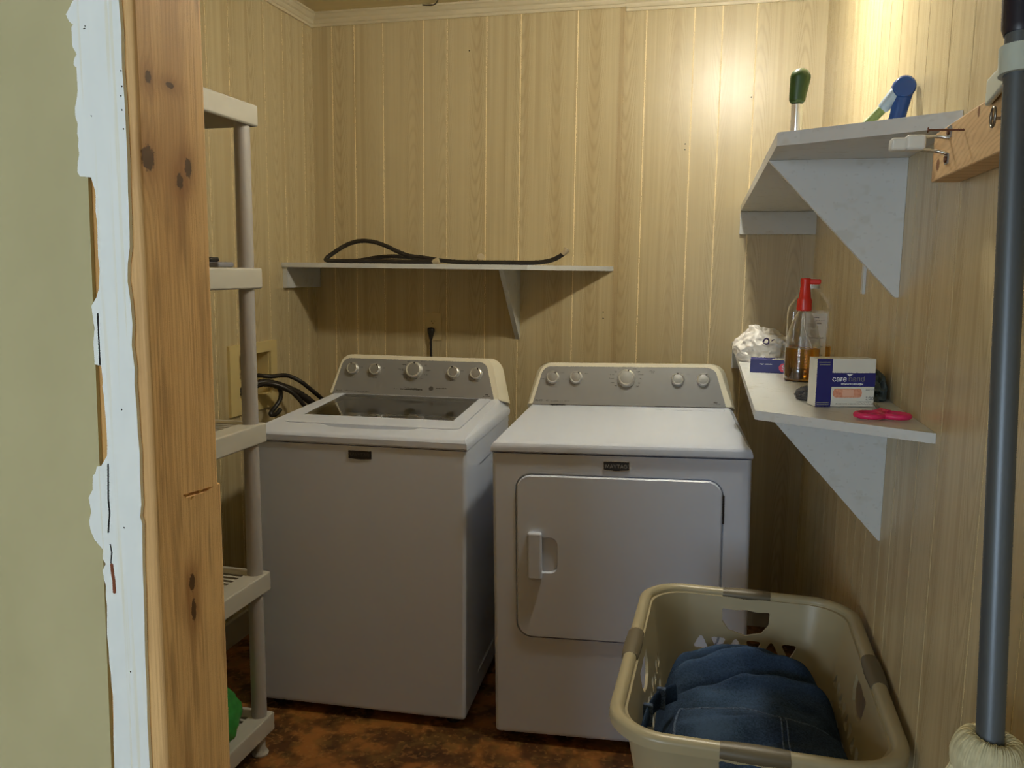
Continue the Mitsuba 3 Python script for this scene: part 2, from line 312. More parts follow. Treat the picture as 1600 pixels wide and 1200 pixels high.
# front wall: olive drywall, torn plaster strip, raw wood, split stud
struct('wall_front', box((-2.6, YF0+.001, 0), (-.548, YF1, H)), RAW, 'bare framing wood at the torn edge of the olive wall', 'wall')
slope = (-.574+.561)/(.902-1.631)
xe = lambda z: -.561+slope*(z-1.631)
pl = Polygon([(-2.6, 0), (xe(0), 0), (xe(H), H), (-2.6, H)])
part('wall_front', 'drywall', prism_at(pl, .004, (0, YF0-.003, 0), (1, 0, 0), (0, 0, 1), (0, 1, 0)), OLIVE, smooth=False, label='olive green painted drywall face at the left')
LFT = [(-.566,1.63),(-.575,1.618),(-.572,1.612),(-.568,1.609),(-.57,1.607),(-.57,1.591),(-.566,1.584),(-.569,1.58),(-.57,1.575),(-.567,1.573),(-.567,1.554),(-.568,1.548),(-.571,1.538),(-.571,1.531),(-.569,1.525),(-.57,1.516),(-.569,1.512),(-.57,1.505),(-.569,1.499),(-.571,1.492),(-.572,1.483),(-.57,1.479),(-.558,1.478),(-.555,1.468),(-.554,1.464),(-.555,1.448),(-.554,1.437),(-.555,1.408),(-.554,1.397),(-.556,1.379),(-.559,1.371),(-.565,1.363),(-.564,1.351),(-.563,1.343),(-.565,1.329),(-.565,1.309),(-.558,1.308),(-.557,1.292),(-.558,1.289),(-.557,1.282),(-.556,1.252),(-.556,1.233),(-.557,1.223),(-.564,1.213),(-.569,1.212),(-.571,1.205),(-.574,1.203),(-.575,1.189),(-.58,1.181),(-.578,1.167),(-.581,1.158),(-.58,1.149),(-.576,1.14),(-.567,1.131),(-.568,1.122),(-.565,1.117),(-.569,1.11),(-.568,1.1045),(-.568,1.102),(-.566,1.095),(-.567,1.085),(-.566,1.075),(-.568,1.046),(-.567,1.031),(-.567,1.016),(-.566,1.007),(-.566,.993),(-.565,.983),(-.566,.957),(-.567,.94),(-.568,.905)]
RGT = [(-.52,1.627),(-.519,1.601),(-.52,1.571),(-.519,1.544),(-.519,1.517),(-.519,1.493),(-.52,1.465),(-.52,1.444),(-.521,1.416),(-.524,1.401),(-.525,1.386),(-.523,1.368),(-.522,1.347),(-.524,1.328),(-.522,1.307),(-.523,1.292),(-.522,1.269),(-.522,1.248),(-.521,1.228),(-.522,1.202),(-.522,1.179),(-.524,1.167),(-.522,1.161),(-.523,1.14),(-.524,1.109),(-.524,1.093),(-.525,1.061),(-.526,1.028),(-.526,.996),(-.527,.963),(-.527,.933),(-.527,.912)]
def wob(z, x, s): return (x+.004*(meshkit.noise(np.array([z*40., s, 0.]))-.5), z)
up_l = [wob(z, -.568, 1.5) for z in np.arange(2.44, 1.64, -.02)]; dn_l = [wob(z, -.568, 2.5) for z in np.arange(.89, 0.01, -.02)]
up_r = [wob(z, -.520, 3.5) for z in np.arange(1.64, 2.45, .04)]; dn_r = [wob(z, -.527, 4.5) for z in np.arange(.01, .91, .04)]
sp = Polygon(up_l+LFT+dn_l+dn_r+RGT[::-1]+up_r).buffer(0)
part('wall_front', 'plaster_strip', prism_at(sp, .0045, (0, YF0-.006, 0), (1, 0, 0), (0, 0, 1), (0, 1, 0)), PLASTER, smooth=False, label='torn strip of bluish white painted plaster with a ragged edge')
def crack(pts, w, m=GAP, name='crack'):
    part('wall_front', name, prism_at(LineString(pts).buffer(w, quad_segs=2), .0006, (0, YF0-.0065, 0), (1, 0, 0), (0, 0, 1), (0, 1, 0)), m, smooth=False)
crack([(-.5585, 1.356), (-.5588, 1.335), (-.559, 1.309)], .0006)
crack([(-.556, 1.215), (-.557, 1.196), (-.5578, 1.181), (-.5572, 1.168), (-.559, 1.156), (-.5598, 1.149)], .0007)
crack([(-.5583, 1.137), (-.5572, 1.129), (-.5588, 1.119)], .0005)
crack([(-.558, 1.117), (-.5575, 1.108), (-.5565, 1.101), (-.5566, 1.090)], .0016, mat('bare_brown', rgb(122, 66, 38), rough=.8), 'gouge')
for x, z in ((-.556, 1.605), (-.557, 1.605), (-.5555, 1.607), (-.554, 1.531), (-.5225, 1.547), (-.521, 1.568), (-.521, 1.555), (-.522, 1.535), (-.542, 1.155), (-.538, 1.268), (-.543, 1.011), (-.5215, 1.519)):
    part('wall_front', 'nick', prism_at(Point(x, z).buffer(.0007 if x > -.55 else .0005, quad_segs=2), .0005, (0, YF0-.0064, 0), (1, 0, 0), (0, 0, 1), (0, 1, 0)), GAP, smooth=False)
# split stud: the upper and the lower length meet in a rough saw cut
ws = thing('wooden_post', 'bare brown knotty wooden post at the open end of the olive wall', 'post')
def zc(y): return 1.180-(y-.669)*.075
def stud(z0, z1, y1, cut):
    pts = rrect(-.548, YF0-.002, XS, y1, .005)
    m = csec(pts).extrude(z1-z0).translate([0, 0, z0])
    return m
us = stud(1.10, H-.002, YF1, 'lo'); ls = stud(.002, 1.25, YF1+.005, 'hi')
cutp = [(-.6, .6, 1.1852), (-.4, .6, 1.1852), (-.6, .67, 1.1800), (-.4, .67, 1.1800), (-.6, .70, 1.1762), (-.4, .70, 1.1762), (-.6, .80, 1.1705), (-.4, .80, 1.1705)]
above = hull([(x, y, z+dz) for x, y, z in cutp[::1] for dz in (0.0006, .9)]+[(-.6, .6, 3), (-.4, .6, 3), (-.6, .8, 3), (-.4, .8, 3)])
nick = hull([(-.505, .688, 1.1790), (-.505, .753, 1.1740), (-.516, .705, 1.1755), (-.516, .74, 1.173), (-.505, .70, 1.1708), (-.505, .715, 1.1700), (-.505, .745, 1.1710)])
part(ws, 'stud', (us ^ above)-nick, STUD, smooth=30)
part(ws, 'stud', (ls-above)-nick, STUD, smooth=30)
for y, z in ((.7, 1.1765), (.708, 1.172), (.722, 1.175), (.736, 1.1745)):
    part(ws, 'splinter', hull([(XS, y, z), (XS+.003, y+.002, z+.001), (XS, y+.004, z+.0005), (XS, y+.001, z-.003)]), RAW, smooth=False)

# hall around the camera (behind it)
struct('wall_hall_left', box((-2.7, -2.2, 0), (-2.6, YF0, H)), HALLWALL, 'olive wall of the hall outside the frame', 'wall')
struct('wall_hall_back', box((-2.7, -2.3, 0), (XR+.12, -2.2, H)), HALLWALL, 'olive wall behind the camera', 'wall')
# bare bulb in a porcelain holder on the laundry ceiling
x, y, z = LAMP['pos']; RB = .056
lk_ = thing('ceiling_bulb', 'round white bulb in a ceiling holder above the frame', 'light bulb')
part(lk_, 'holder', lathe([(0, 0), (.055, 0), (.055, -.008), (.030, -.022), (.026, -.058), (0, -.058)], o=(x, y, z-.0005)), SHADE)
bm = trimesh.creation.icosphere(subdivisions=3, radius=RB); bm.apply_translation([x, y, z-.050-RB])
kk = part(lk_, 'globe', bm, SHADE, smooth=True)
scene[kk]['emitter'] = {'type': 'area', 'radiance': {'type': 'rgb', 'value': list(LAMP['radiance'])}}
(wx0, wx1), (wz0, wz1) = WINDOW['x'], WINDOW['z']
fr_ = sbox(wx0-.06, wz0-.06, wx1+.06, wz1+.06).difference(unary_union([sbox(wx0, wz0, wx1, (wz0+wz1)/2-.02), sbox(wx0, (wz0+wz1)/2+.02, wx1, wz1)]))
struct('window_1', prism_at(fr_, .03, (0, -2.2, 0), (1, 0, 0), (0, 0, 1), (0, 1, 0)), BASE, 'white sash window of the hall behind the camera', 'window')
for a_, b_ in ((wz0, (wz0+wz1)/2-.02), ((wz0+wz1)/2+.02, wz1)):
    pn = trimesh.Trimesh([(wx0, -2.19, a_), (wx1, -2.19, a_), (wx1, -2.19, b_), (wx0, -2.19, b_)], [[0, 2, 1], [0, 3, 2]], process=False)
    if pn.face_normals[0][1] < 0: pn.invert()
    kk = part('window_1', 'pane', pn, SHADE, False)
    scene[kk]['emitter'] = {'type': 'area', 'radiance': {'type': 'rgb', 'value': list(WINDOW['radiance'])}}

# ================================================================ washer and dryer
TH = math.radians(20); SN, CS = math.sin(TH), math.cos(TH)
def machine_frame(o, yaw_, roll_):
    u = np.array([math.cos(yaw_), math.sin(yaw_), 0]); v = np.array([-math.sin(yaw_), math.cos(yaw_), 0]); w = np.array([0, 0, 1.0])
    return frame(o, u*math.cos(roll_)-w*math.sin(roll_), v, w*math.cos(roll_)+u*math.sin(roll_))
def face_pts(pts, d, vb, wb): return [(a, vb+b*SN+d*CS, wb+b*CS-d*SN) for a, b in pts]
def ftrap(x0, x1, t0, t1, h, r):
    p = Polygon([(x0-(t0-x0)*.1/h, -.1), (x1+(x1-t1)*.1/h, -.1), (t1, h), (t0, h)]).buffer(-r).buffer(r, quad_segs=10)
    return p.intersection(sbox(-1, 0, 2, 1))
def console(M, key, W, vb, wb, front, mid, pan, knobs, big, words):
    F = frame((0, vb, wb), (1, 0, 0), (0, SN, CS), (0, -CS, SN))       # a, b, outward
    pts = []
    for poly, d in ((front.buffer(-.003), 0), (front, .004), (mid, .030), (mid, .060), (mid.buffer(-.012), .085)):
        pts += face_pts(list(poly.exterior.coords), d, vb, wb)
    part(key, 'console', hull(pts), SHELL, 40, M, label='cream white plastic console shell')
    cp = prism(pan, .002); cp.apply_translation([0, 0, -.0006])
    p = part(key, 'control_panel', to(cp, F), SILVER, 30, M, label='brushed silver control panel')
    for a, b, turn in knobs:
        R = .031 if (a, b) == big else .0225; h = .020 if R > .03 else .016
        k = part(key, 'knob', to(lathe([(0, 0), (R*1.02, 0), (R*1.02, .004), (R*.96, h*.75), (R*.90, h), (R*.80, h+.0012), (R*.74, h-.0015), (0, h-.0015)], o=(a, b, .0012)), F), KNOB, 40, M, label='round chrome knob')
        part(k, 'cap', to(lathe([(0, 0), (R*.72, 0), (R*.70, .0012), (R*.3, .0018), (0, .0018)], o=(a, b, h-.0005)), F), BRUSHED, 40, M)
        q = (a+R*.80*math.sin(turn), b+R*.80*math.cos(turn))
        pm = prism(Polygon([(q[0]-.0035, q[1]+.003), (q[0]+.0035, q[1]+.003), (q[0], q[1]-.004)]), .0008); pm.apply_translation([0, 0, h+.0016])
        part(k, 'pointer', to(pm, F), BLACK, False, M)
    ls_ = []
    for a, b, w, hgt in words['bars']:
        m = box((a, b, 0), (a+w, b+hgt, .0003)); m.apply_translation([0, 0, .00135]); ls_.append(m)
    for txt, a, b, hgt in words['text']:
        m = meshkit.text_mesh(txt, hgt, .0003, bold=True); m.apply_translation([a, b, .00135]); ls_.append(m)
    for m in words.get('extra', []): ls_.append(m)
    part(p, 'lettering', to(cat(*ls_), F), PRINT, False, M)
    return F
def tick_labels(cx, cy, R, n, a0, a1, w=.017):
    out = []
    for t in np.linspace(a0, a1, n):
        s, c = math.sin(t), math.cos(t); x, y = cx+R*s, cy+R*c*.92
        ww = w*(.7+.5*((n*7+int(t*10)) % 3)/2)
        out.append((x if s > .25 else x-ww if s < -.25 else x-ww/2, y, ww, .0013))
        if int(t*13) % 2: out.append((x if s > .25 else x-ww*.7 if s < -.25 else x-ww*.35, y-.003, ww*.7, .0011))
    return out

# ---- washer
WW = .685
MW = machine_frame((-.7215-WW*math.cos(.065), 2.2966-WW*math.sin(.065), 0), .065, 0)
wk = thing('washing_machine', 'white top-loading washing machine with a dark glass lid, left of the dryer', 'washing machine')
cab = rbox_m((0, 0, .03), (WW, .66, .95), .012) ^ mbox((-1, -1, 0), (1, 1, .872))
cab = cab-mbox((.02, .02, .05), (WW-.02, .64, 1))-rbox_m((WW-.004, .17, .10), (WW+.1, .60, .80), .012)
part(wk, 'cabinet', cab, ENAMEL, 30, MW)
part(wk, 'seam', box((.006, .006, .868), (WW-.006, .65, .876)), GAP, False, MW) if False else None
dk = lambda v: .908+.0455*(v-.012)
prof = Polygon([(.0, .8745), (-.005, .880), (-.005, .896), (.000, .903), (.012, .908)]+[(v, dk(v)) for v in (.05, .2, .4, .6, .655)]+[(.668, .925), (.668, .8745)])
deck = csec(prof).extrude(WW+.1)     # x=v,y=w,z=u
deck = deck.transform(np.array([[0, 0, 1, -.05], [1, 0, 0, 0], [0, 1, 0, 0]], float).tolist())
cross = Polygon([(-.002, .86), (-.002, .890), (.004, .905), (.020, .9225), (.040, .95), (.06, 1.0), (WW-.06, 1.0), (WW-.040, .95), (WW-.020, .9225), (WW-.004, .905), (WW+.002, .890), (WW+.002, .86)])
cr = csec(cross).extrude(1.0).transform(np.array([[1, 0, 0, 0], [0, 0, -1, .8], [0, 1, 0, 0]], float).tolist())
deck = deck ^ cr
def shear_m(poly, z0, z1):   # plan prism following the deck's slope
    m = csec(poly).extrude(z1-z0).translate([0, 0, z0])
    return m.transform(np.array([[1, 0, 0, 0], [0, 1, 0, 0], [0, .0455, 1, .908-.0455*.012]], float).tolist())
lidp = rrect(.055, .118, .630, .618, .022)
glassp = Polygon([(.074, .232), (.585, .232), (.585, .600), (.074, .600)]).buffer(-.006).buffer(.006, quad_segs=4)
scoop = m3.Manifold.sphere(1.0, 40).scale([.16, .034, .014]).translate([.345, .108, dk(.108)+.001])
deck = deck-shear_m(lidp.buffer(.0022), -.012, .05)-shear_m(rrect(.085, .15, .600, .585, .05), -.2, .05)-scoop
part(wk, 'top_deck', deck, ENAMEL, 32, MW)
lid = shear_m(lidp, -.010, .0012)-shear_m(glassp, -.05, .05)
lk = part(wk, 'lid', lid, ENAMEL, 30, MW)
gl = shear_m(glassp.buffer(-.0008), -.0035, .0002)
gt = tm(gl); keep = gt.face_normals[:, 2] > .9
gt.update_faces(keep); gt.remove_unreferenced_vertices()
part(lk, 'glass', gt, 'mat_lid_glass', False, MW, label='dark tinted glass window of the washer lid')
part(wk, 'drum', trimesh.creation.revolve(np.array([(.0, .30), (.24, .30), (.26, .34), (.26, .80), (.285, .83), (.29, .86)]), sections=48).apply_translation([.3425, .345, 0]), DRUM, 30, MW)
part(wk, 'drum_cover', prism_at(rrect(.022, .022, WW-.022, .636, .02).difference(Point(.3425, .345).buffer(.288, quad_segs=16)), .004, (0, 0, .855), (1, 0, 0), (0, 1, 0), (0, 0, 1)), ENAMEL, 30, MW)
wknobs = [(.090, .098, -.25), (.178, .098, .5), (.330, .100, .1), (.480, .097, -.25), (.566, .095, .4)]
starm = cat(prism(Point(.400, .034).buffer(.0085, quad_segs=10), .0003)); starm.apply_translation([0, 0, .00135])
wwords = {'bars': tick_labels(.330, .100, .042, 11, -2.5, 2.5)+[(x-.012, .066, .024, .0013) for x in (.090, .178, .480, .566)]+[(x+.026, .105, .010, .001) for x in (.090, .178, .480)]
          + [(.282, .026, .085, .004), (.255, .028, .022, .0011), (.298, .033, .05, .0009), (.418, .0345, .042, .0028), (.598, .012, .026, .0012), (.606, .017, .010, .004), (.080, .0125, .085, .0009)],
          'text': [('BRAVOS', .032, .012, .0042), ('MCT', .066, .0122, .0038)], 'extra': [starm]}
F = console(MW, wk, WW, .603, .932, ftrap(.004, WW-.022, .044, WW-.064, .156, .045), ftrap(-.002, WW+.004, .030, WW-.040, .163, .05), ftrap(.018, WW-.045, .050, WW-.086, .140, .032), wknobs, (.330, .100), wwords)
bp = Polygon([(.321, .8345), (.357, .832), (.393, .8345), (.393, .858), (.321, .858)])
bk = part(wk, 'badge', prism_at(bp, .003, (0, .0005, 0), (1, 0, 0), (0, 0, 1), (0, -1, 0)), BLACK, False, MW, label='small black nameplate')
def badge_text(cx, z): 
    m = meshkit.text_mesh('MAYTAG', .0105, .0004, bold=True); m.apply_translation([-m.bounds[:, 0].mean(), 0, 0])
    return to(m, frame((cx, -.0026, z), (1, 0, 0), (0, 0, 1), (0, -1, 0)))
part(bk, 'lettering', badge_text(.357, .841), PRINT, False, MW)
for u_ in (.05, WW-.05):
    for v_ in (.06, .60): part(wk, 'foot', cyl((u_, v_, .0), (u_, v_, .034), .022), BLACK, 30, MW)

# ---- dryer
DW = .722
MD = machine_frame((-.6176, 2.271, 0), .071, -.022)
dk_ = thing('clothes_dryer', 'white front-loading clothes dryer with a large square door, right of the washer', 'clothes dryer')
cab = rbox_m((0, 0, .028), (DW, .70, .95), .012) ^ mbox((-1, -1, 0), (1, 1, .881))
cab = cab ^ rbox_m((0, 0, .028), (DW, .72, 1.2), .012)
doorp = rrect(.072, .338, .645, .820, .042, 10)
groove = prism_at(doorp.buffer(.0045).difference(doorp.buffer(-.004)), .010, (0, .009, 0), (1, 0, 0), (0, 0, 1), (0, -1, 0))
part(dk_, 'cabinet', cab-mf(groove), ENAMEL, 30, MD)
door = csec(doorp.buffer(-.006)).extrude(.0005)
d1 = prism_at(doorp, .010, (0, .006, 0), (1, 0, 0), (0, 0, 1), (0, -1, 0)); 
dm = hull([(x, y, z) for pol, y in ((doorp, .004), (doorp, -.0035), (doorp.buffer(-.0035), -.007)) for x, z in pol.exterior.coords])
sc_ = rbox_m((.110, -.045, .530), (.193, .009, .642), .026)
dm = dm-sc_
dr_ = part(dk_, 'door', dm, ENAMEL, 30, MD, label='flat square-cornered dryer door')
part(dr_, 'handle', rbox_m((.104, -.024, .516), (.146, -.004, .656), .007)-mbox((.13, -.010, .53), (.16, .0, .642)), ENAMEL, 35, MD, label='molded white door handle')
part(dk_, 'hinge', box((.6468, -.0035, .70), (.6510, .002, .78)), GAP, False, MD)
prof = Polygon([(.0, .8845), (-.007, .889), (-.007, .904), (-.003, .911), (.008, .9155), (.03, .918), (.30, .923), (.66, .924), (.668, .918), (.668, .8845)])
top = csec(prof).extrude(DW+.1).transform(np.array([[0, 0, 1, -.05], [1, 0, 0, 0], [0, 1, 0, 0]], float).tolist())
cross = Polygon([(-.002, .86), (-.002, .896), (.002, .908), (.010, .916), (.022, .926), (.05, .96), (DW-.05, .96), (DW-.022, .926), (DW-.010, .916), (DW-.002, .908), (DW+.002, .896), (DW+.002, .86)])
top = top ^ csec(cross).extrude(1.0).transform(np.array([[1, 0, 0, 0], [0, 0, -1, .8], [0, 1, 0, 0]], float).tolist())
flapp = rrect(.458, .560, .684, .614, .008)
top = top-mf(prism_at(flapp.buffer(.0016), .02, (0, 0, .918), (1, 0, 0), (0, 1, 0), (0, 0, 1)))
part(dk_, 'top_panel', top, ENAMEL, 32, MD)
part(dk_, 'lint_flap', prism_at(flapp, .0062, (0, 0, .9178), (1, 0, 0), (0, 1, 0), (0, 0, 1)), ENAMEL, 30, MD)
dknobs = [(.090, .098, .6), (.174, .098, .55), (.352, .098, .3), (.530, .096, -.05), (.617, .096, .6)]
dwords = {'bars': tick_labels(.352, .098, .044, 14, -2.3, 2.3, .014)+[(.43, .125, .02, .0012), (.436, .119, .012, .0011)]+[(x-.012, .064, .024, .0012) for x in (.095, .530)]+[(x+.028, .115, .012, .001) for x in (.090, .174, .530)]+[(.045, .094, .014, .001), (.128, .092, .016, .001)]
          + [(.084, .0125, .070, .0009), (.640, .010, .036, .0013), (.652, .0145, .012, .004)], 'text': [('BRAVOS', .030, .012, .0048), ('MCT', .068, .0122, .0042)]}
console(MD, dk_, DW, .622, .926, ftrap(.004, DW-.004, .050, DW-.052, .155, .05), ftrap(-.004, DW+.004, .034, DW-.036, .162, .055), ftrap(.020, DW-.028, .056, DW-.066, .140, .036), dknobs, (.352, .098), dwords)
part(dk_, 'slot', to(box((.085, -.003, .0008), (.138, .001, .0022)), frame((0, .6205, .9265), (1, 0, 0), (0, SN, CS), (0, -CS, SN))), GAP, False, MD)
bp = Polygon([(.320, .8425), (.3555, .839), (.391, .8425), (.391, .866), (.320, .866)])
bk = part(dk_, 'badge', prism_at(bp, .003, (0, .0005, 0), (1, 0, 0), (0, 0, 1), (0, -1, 0)), BLACK, False, MD, label='small black nameplate with silver edge')
part(bk, 'border', prism_at(bp.buffer(.0012).difference(bp.buffer(-.0004)), .0034, (0, .0004, 0), (1, 0, 0), (0, 0, 1), (0, -1, 0)), CHROME, False, MD)
part(bk, 'lettering', badge_text(.3555, .8475), PRINTGREY, False, MD)
for u_ in (.05, DW-.05):
    for v_ in (.07, .62):
        part(dk_, 'foot', cyl((u_, v_, -.018*(u_ > .3)), (u_, v_, .033), .020), BLACK, 30, MD)

# ================================================================ back wall shelf, hoses, outlet
sh = thing('wall_shelf', 'short white shelf on the back wall above the washer, carrying black hoses', 'shelf')
part(sh, 'board', prism_at(Polygon([(XL+.005, D-.005), (XL+.005, 3.06), (-.728, 3.06), (-.447, D-.005)]), .018, (0, 0, 1.402), (1, 0, 0), (0, 1, 0), (0, 0, 1)), SHELFWHITE, False)
part(sh, 'cleat', box((XL+.0045, 3.07, 1.319), (XL+.024, D-.006, 1.4018)), SHELFWHITE, False)
part(sh, 'bracket', prism_at(Polygon([(3.085, 1.4018), (D-.0045, 1.4018), (D-.0045, 1.117)]), .018, (-.845, 0, 0), (0, 1, 0), (0, 0, 1), (1, 0, 0)), SHELFWHITE, False, label='white triangular shelf bracket')
def fitting(k, p, d, r=.0125, l=.022):
    d = np.array(d, float); d /= np.linalg.norm(d); p = np.array(p, float)
    part(k, 'coupling', cat(tube([p-d*.006, p+d*l*.5], [r*.82, r*.82], 10), tube([p+d*l*.4, p+d*l], [r, r], 12), tube([p+d*l*.72, p+d*l*.80], [r*1.1, r*1.1], 12)), BRASS, 30, label='brass hose coupling')
h1 = thing('washer_hose', 'looped black rubber hose on the back shelf with one end bent up at the right', 'hose')
P1 = [(-.612, 3.17, 1.466), (-.641, 3.18, 1.449), (-.686, 3.19, 1.435), (-.804, 3.2, 1.4295), (-.937, 3.2, 1.4295), (-1.10, 3.2, 1.434), (-1.197, 3.2, 1.447), (-1.267, 3.2, 1.457), (-1.352, 3.2, 1.492), (-1.409, 3.2, 1.508), (-1.459, 3.2, 1.511), (-1.518, 3.2, 1.497), (-1.569, 3.19, 1.467), (-1.602, 3.17, 1.436), (-1.57, 3.145, 1.4295), (-1.424, 3.15, 1.4295), (-1.281, 3.155, 1.4295), (-1.13, 3.16, 1.4295)]
part(h1, 'tube', tube(spline(P1, 120), .0088, 10), RUBBER, True)
fitting(h1, P1[0], (.6, 0, .75)); fitting(h1, P1[-1], (1, 0, .3), .012, .02)
h2 = thing('washer_hose', 'straighter black rubber hose lying on the back shelf behind the looped one', 'hose')
P2 = [(-1.56, 3.245, 1.4295), (-1.50, 3.25, 1.432), (-1.401, 3.25, 1.447), (-1.279, 3.25, 1.449), (-1.152, 3.25, 1.438), (-1.048, 3.25, 1.4295), (-.985, 3.25, 1.4295), (-.962, 3.235, 1.438)]
part(h2, 'tube', tube(spline(P2, 70), .0088, 10), RUBBER, True)
fitting(h2, (-.957, 3.225, 1.444), (.15, -.7, .45), .014, .016); fitting(h2, P2[0], (-1, 0, .15), .010, .016)
ot = thing('wall_outlet', 'tan double outlet plate on the back wall above the washer console', 'outlet')
part(ot, 'plate', to(rbox((-.036, -.0585, 0), (.036, .0585, .005), .002), frame((-1.203, D-.0042, 1.160), (1, 0, 0), (0, 0, 1), (0, -1, 0))), OUTLET)
for dz in (.021, -.021):
    s_ = part(ot, 'socket', to(prism(rrect(-.017, -.014, .017, .014, .010), .0016), frame((-1.203, D-.0090, 1.160+dz), (1, 0, 0), (0, 0, 1), (0, -1, 0))), OUTLET, 30)
    part(s_, 'slots', to(cat(box((-.0075, -.001, 0), (-.0055, .007, .0004)), box((.0055, -.001, 0), (.0075, .006, .0004)), box((-.002, -.009, 0), (.002, -.005, .0004))), frame((-1.203, D-.0105, 1.160+dz), (1, 0, 0), (0, 0, 1), (0, -1, 0))), GAP, False)
pc = thing('power_cord', 'black plug and cord hanging from the outlet behind the washer', 'power cord')
part(pc, 'plug', hull(np.vstack([SPH*.012*np.array([1.05, 1, 1])+np.array([-1.210, D-.024, 1.146]), SPH*.012+np.array([-1.203, D-.024, 1.146]), SPH*.0075+np.array([-1.206, D-.028, 1.112])])), BLACK, True)
part(pc, 'cord', tube(spline([(-1.206, D-.028, 1.114), (-1.206, D-.027, 1.07), (-1.204, D-.028, 1.0), (-1.20, D-.035, .9), (-1.18, D-.05, .75), (-1.10, D-.12, .70)], 40), .0048, 8), BLACK, True)

# washer supply box in the left wall, with valves and hoses
wb_ = thing('washer_supply_box', 'beige recessed plumbing box in the left wall behind the plastic rack', 'plumbing box')
fr = sbox(2.662, .855, 2.990, 1.115).difference(sbox(2.722, .909, 2.944, 1.075))
part(wb_, 'frame', prism_at(fr, .011, (XL+.0043, 0, 0), (0, 1, 0), (0, 0, 1), (1, 0, 0)), BEIGE, False)
ins = mbox((XL-.082, 2.7222, .9092), (XL+.0042, 2.9438, 1.0748))-mbox((XL-.079, 2.725, .912), (XL+.1, 2.941, 1.072))
part(wb_, 'recess', ins, BEIGE, False)
for y, z in ((2.835, .985), (2.775, .94)):
    v = part(wb_, 'valve', cat(tube([(XL-.078, y, z), (XL-.02, y, z)], .011, 12), lathe([(0, -.012), (.010, -.012), (.013, 0), (.010, .014), (0, .014)], 14, o=(XL-.035, y, z))), BRASS, 35, label='brass valve')
    part(v, 'handle', tube([(XL-.035, y, z+.015), (XL-.035, y, z+.026)], .012, 10), GAP, 30)
hs = thing('supply_hose', 'upper thin dark hose arching from the plumbing box to the washer', 'hose', None)
part(hs, 'tube', tube(spline([(XL-.02, 2.835, .985), (XL+.02, 2.84, .990), (-1.69, 2.86, .985), (-1.66, 2.93, .982), (-1.62, 2.97, .955), (-1.585, 3.02, .905), (-1.54, 3.06, .84), (-1.49, 3.08, .7), (-1.45, 3.09, .6)], 60), .0085, 10), RUBBER, True)
hs = thing('supply_hose', 'lower thin dark hose curving from the plumbing box down to the washer', 'hose', None)
part(hs, 'tube', tube(spline([(XL-.02, 2.775, .94), (XL+.015, 2.78, .945), (-1.69, 2.80, .962), (-1.65, 2.82, .962), (-1.60, 2.86, .93), (-1.565, 2.90, .87), (-1.52, 2.96, .78), (-1.48, 3.02, .65)], 60), .0085, 10), RUBBER, True)
hs = thing('drain_hose', 'thick black drain hose between the two supply hoses beside the rack', 'hose')
pth = spline([(XL-.05, 2.74, .925), (XL-.01, 2.76, .935), (-1.70, 2.81, .965), (-1.665, 2.86, .955), (-1.62, 2.94, .915), (-1.58, 3.00, .86), (-1.53, 3.06, .76), (-1.48, 3.09, .6)], 110)
part(hs, 'tube', tube(pth, .0145+.0014*np.sin(np.arange(110)*2.2), 12), RUBBER, True)
part(hs, 'strap', tube(spline([(-1.655, 2.845, .958), (-1.645, 2.86, .93), (-1.645, 2.855, .90), (-1.655, 2.82, .865), (-1.655, 2.80, .85), (-1.652, 2.83, .845), (-1.648, 2.86, .86)], 40), .009, 8), BLACK, True)

# ================================================================ plastic rack on the left
rk = thing('shelving_rack', 'tall white plastic five-tier shelving rack against the left wall', 'shelving rack')
RX0, RX1, RY0, RY1 = -1.69, -1.225, 1.14, 2.052
TIER = [.120, .545, .974, 1.398, 1.823]
def tier(z):
    m = rbox_m((RX0, RY0, z-.056), (RX1, RY1, z), .006, SPH[::4])-mbox((RX0+.008, RY0+.008, z-.1), (RX1-.008, RY1-.008, z-.009))
    y = RY0+.065
    slots = []
    while y < RY1-.065:
        for xa, xb in ((RX0+.055, (RX0+RX1)/2-.012), ((RX0+RX1)/2+.012, RX1-.055)): slots.append(mbox((xa, y, z-.05), (xb, y+.013, z+.05)))
        y += .023
    return m-m3.Manifold.batch_boolean(slots, m3.OpType.Add)
for z in TIER: part(rk, 'shelf', tier(z), RACKWHITE, 30)
for x in (RX0+.030, RX1-.030):
    for y in (RY0+.034, RY1-.034):
        for a, b in zip(TIER[:-1], TIER[1:]):
            part(rk, 'post', cat(tube([(x, y, a-.01), (x, y, b-.03)], [.0215, .0205], 24)), RACKGREY, 40)
        part(rk, 'foot', lathe([(0, 0), (.022, 0), (.024, .006), (.015, .02), (.015, .072), (0, .072)], 24, o=(x, y, 0)), RACKWHITE, 40)
gd = thing('plastic_handset', 'small grey plastic case with a black cap on the rack shelf at eye level', 'plastic case')
part(gd, 'case', rbox((-1.40, 1.865, 1.3985), (-1.236, 1.935, 1.412), .005), mat('mid_grey', rgb(112, 114, 122), rough=.4))
part(gd, 'cap', rbox((-1.335, 1.88, 1.412), (-1.268, 1.92, 1.424), .005), BLACK)
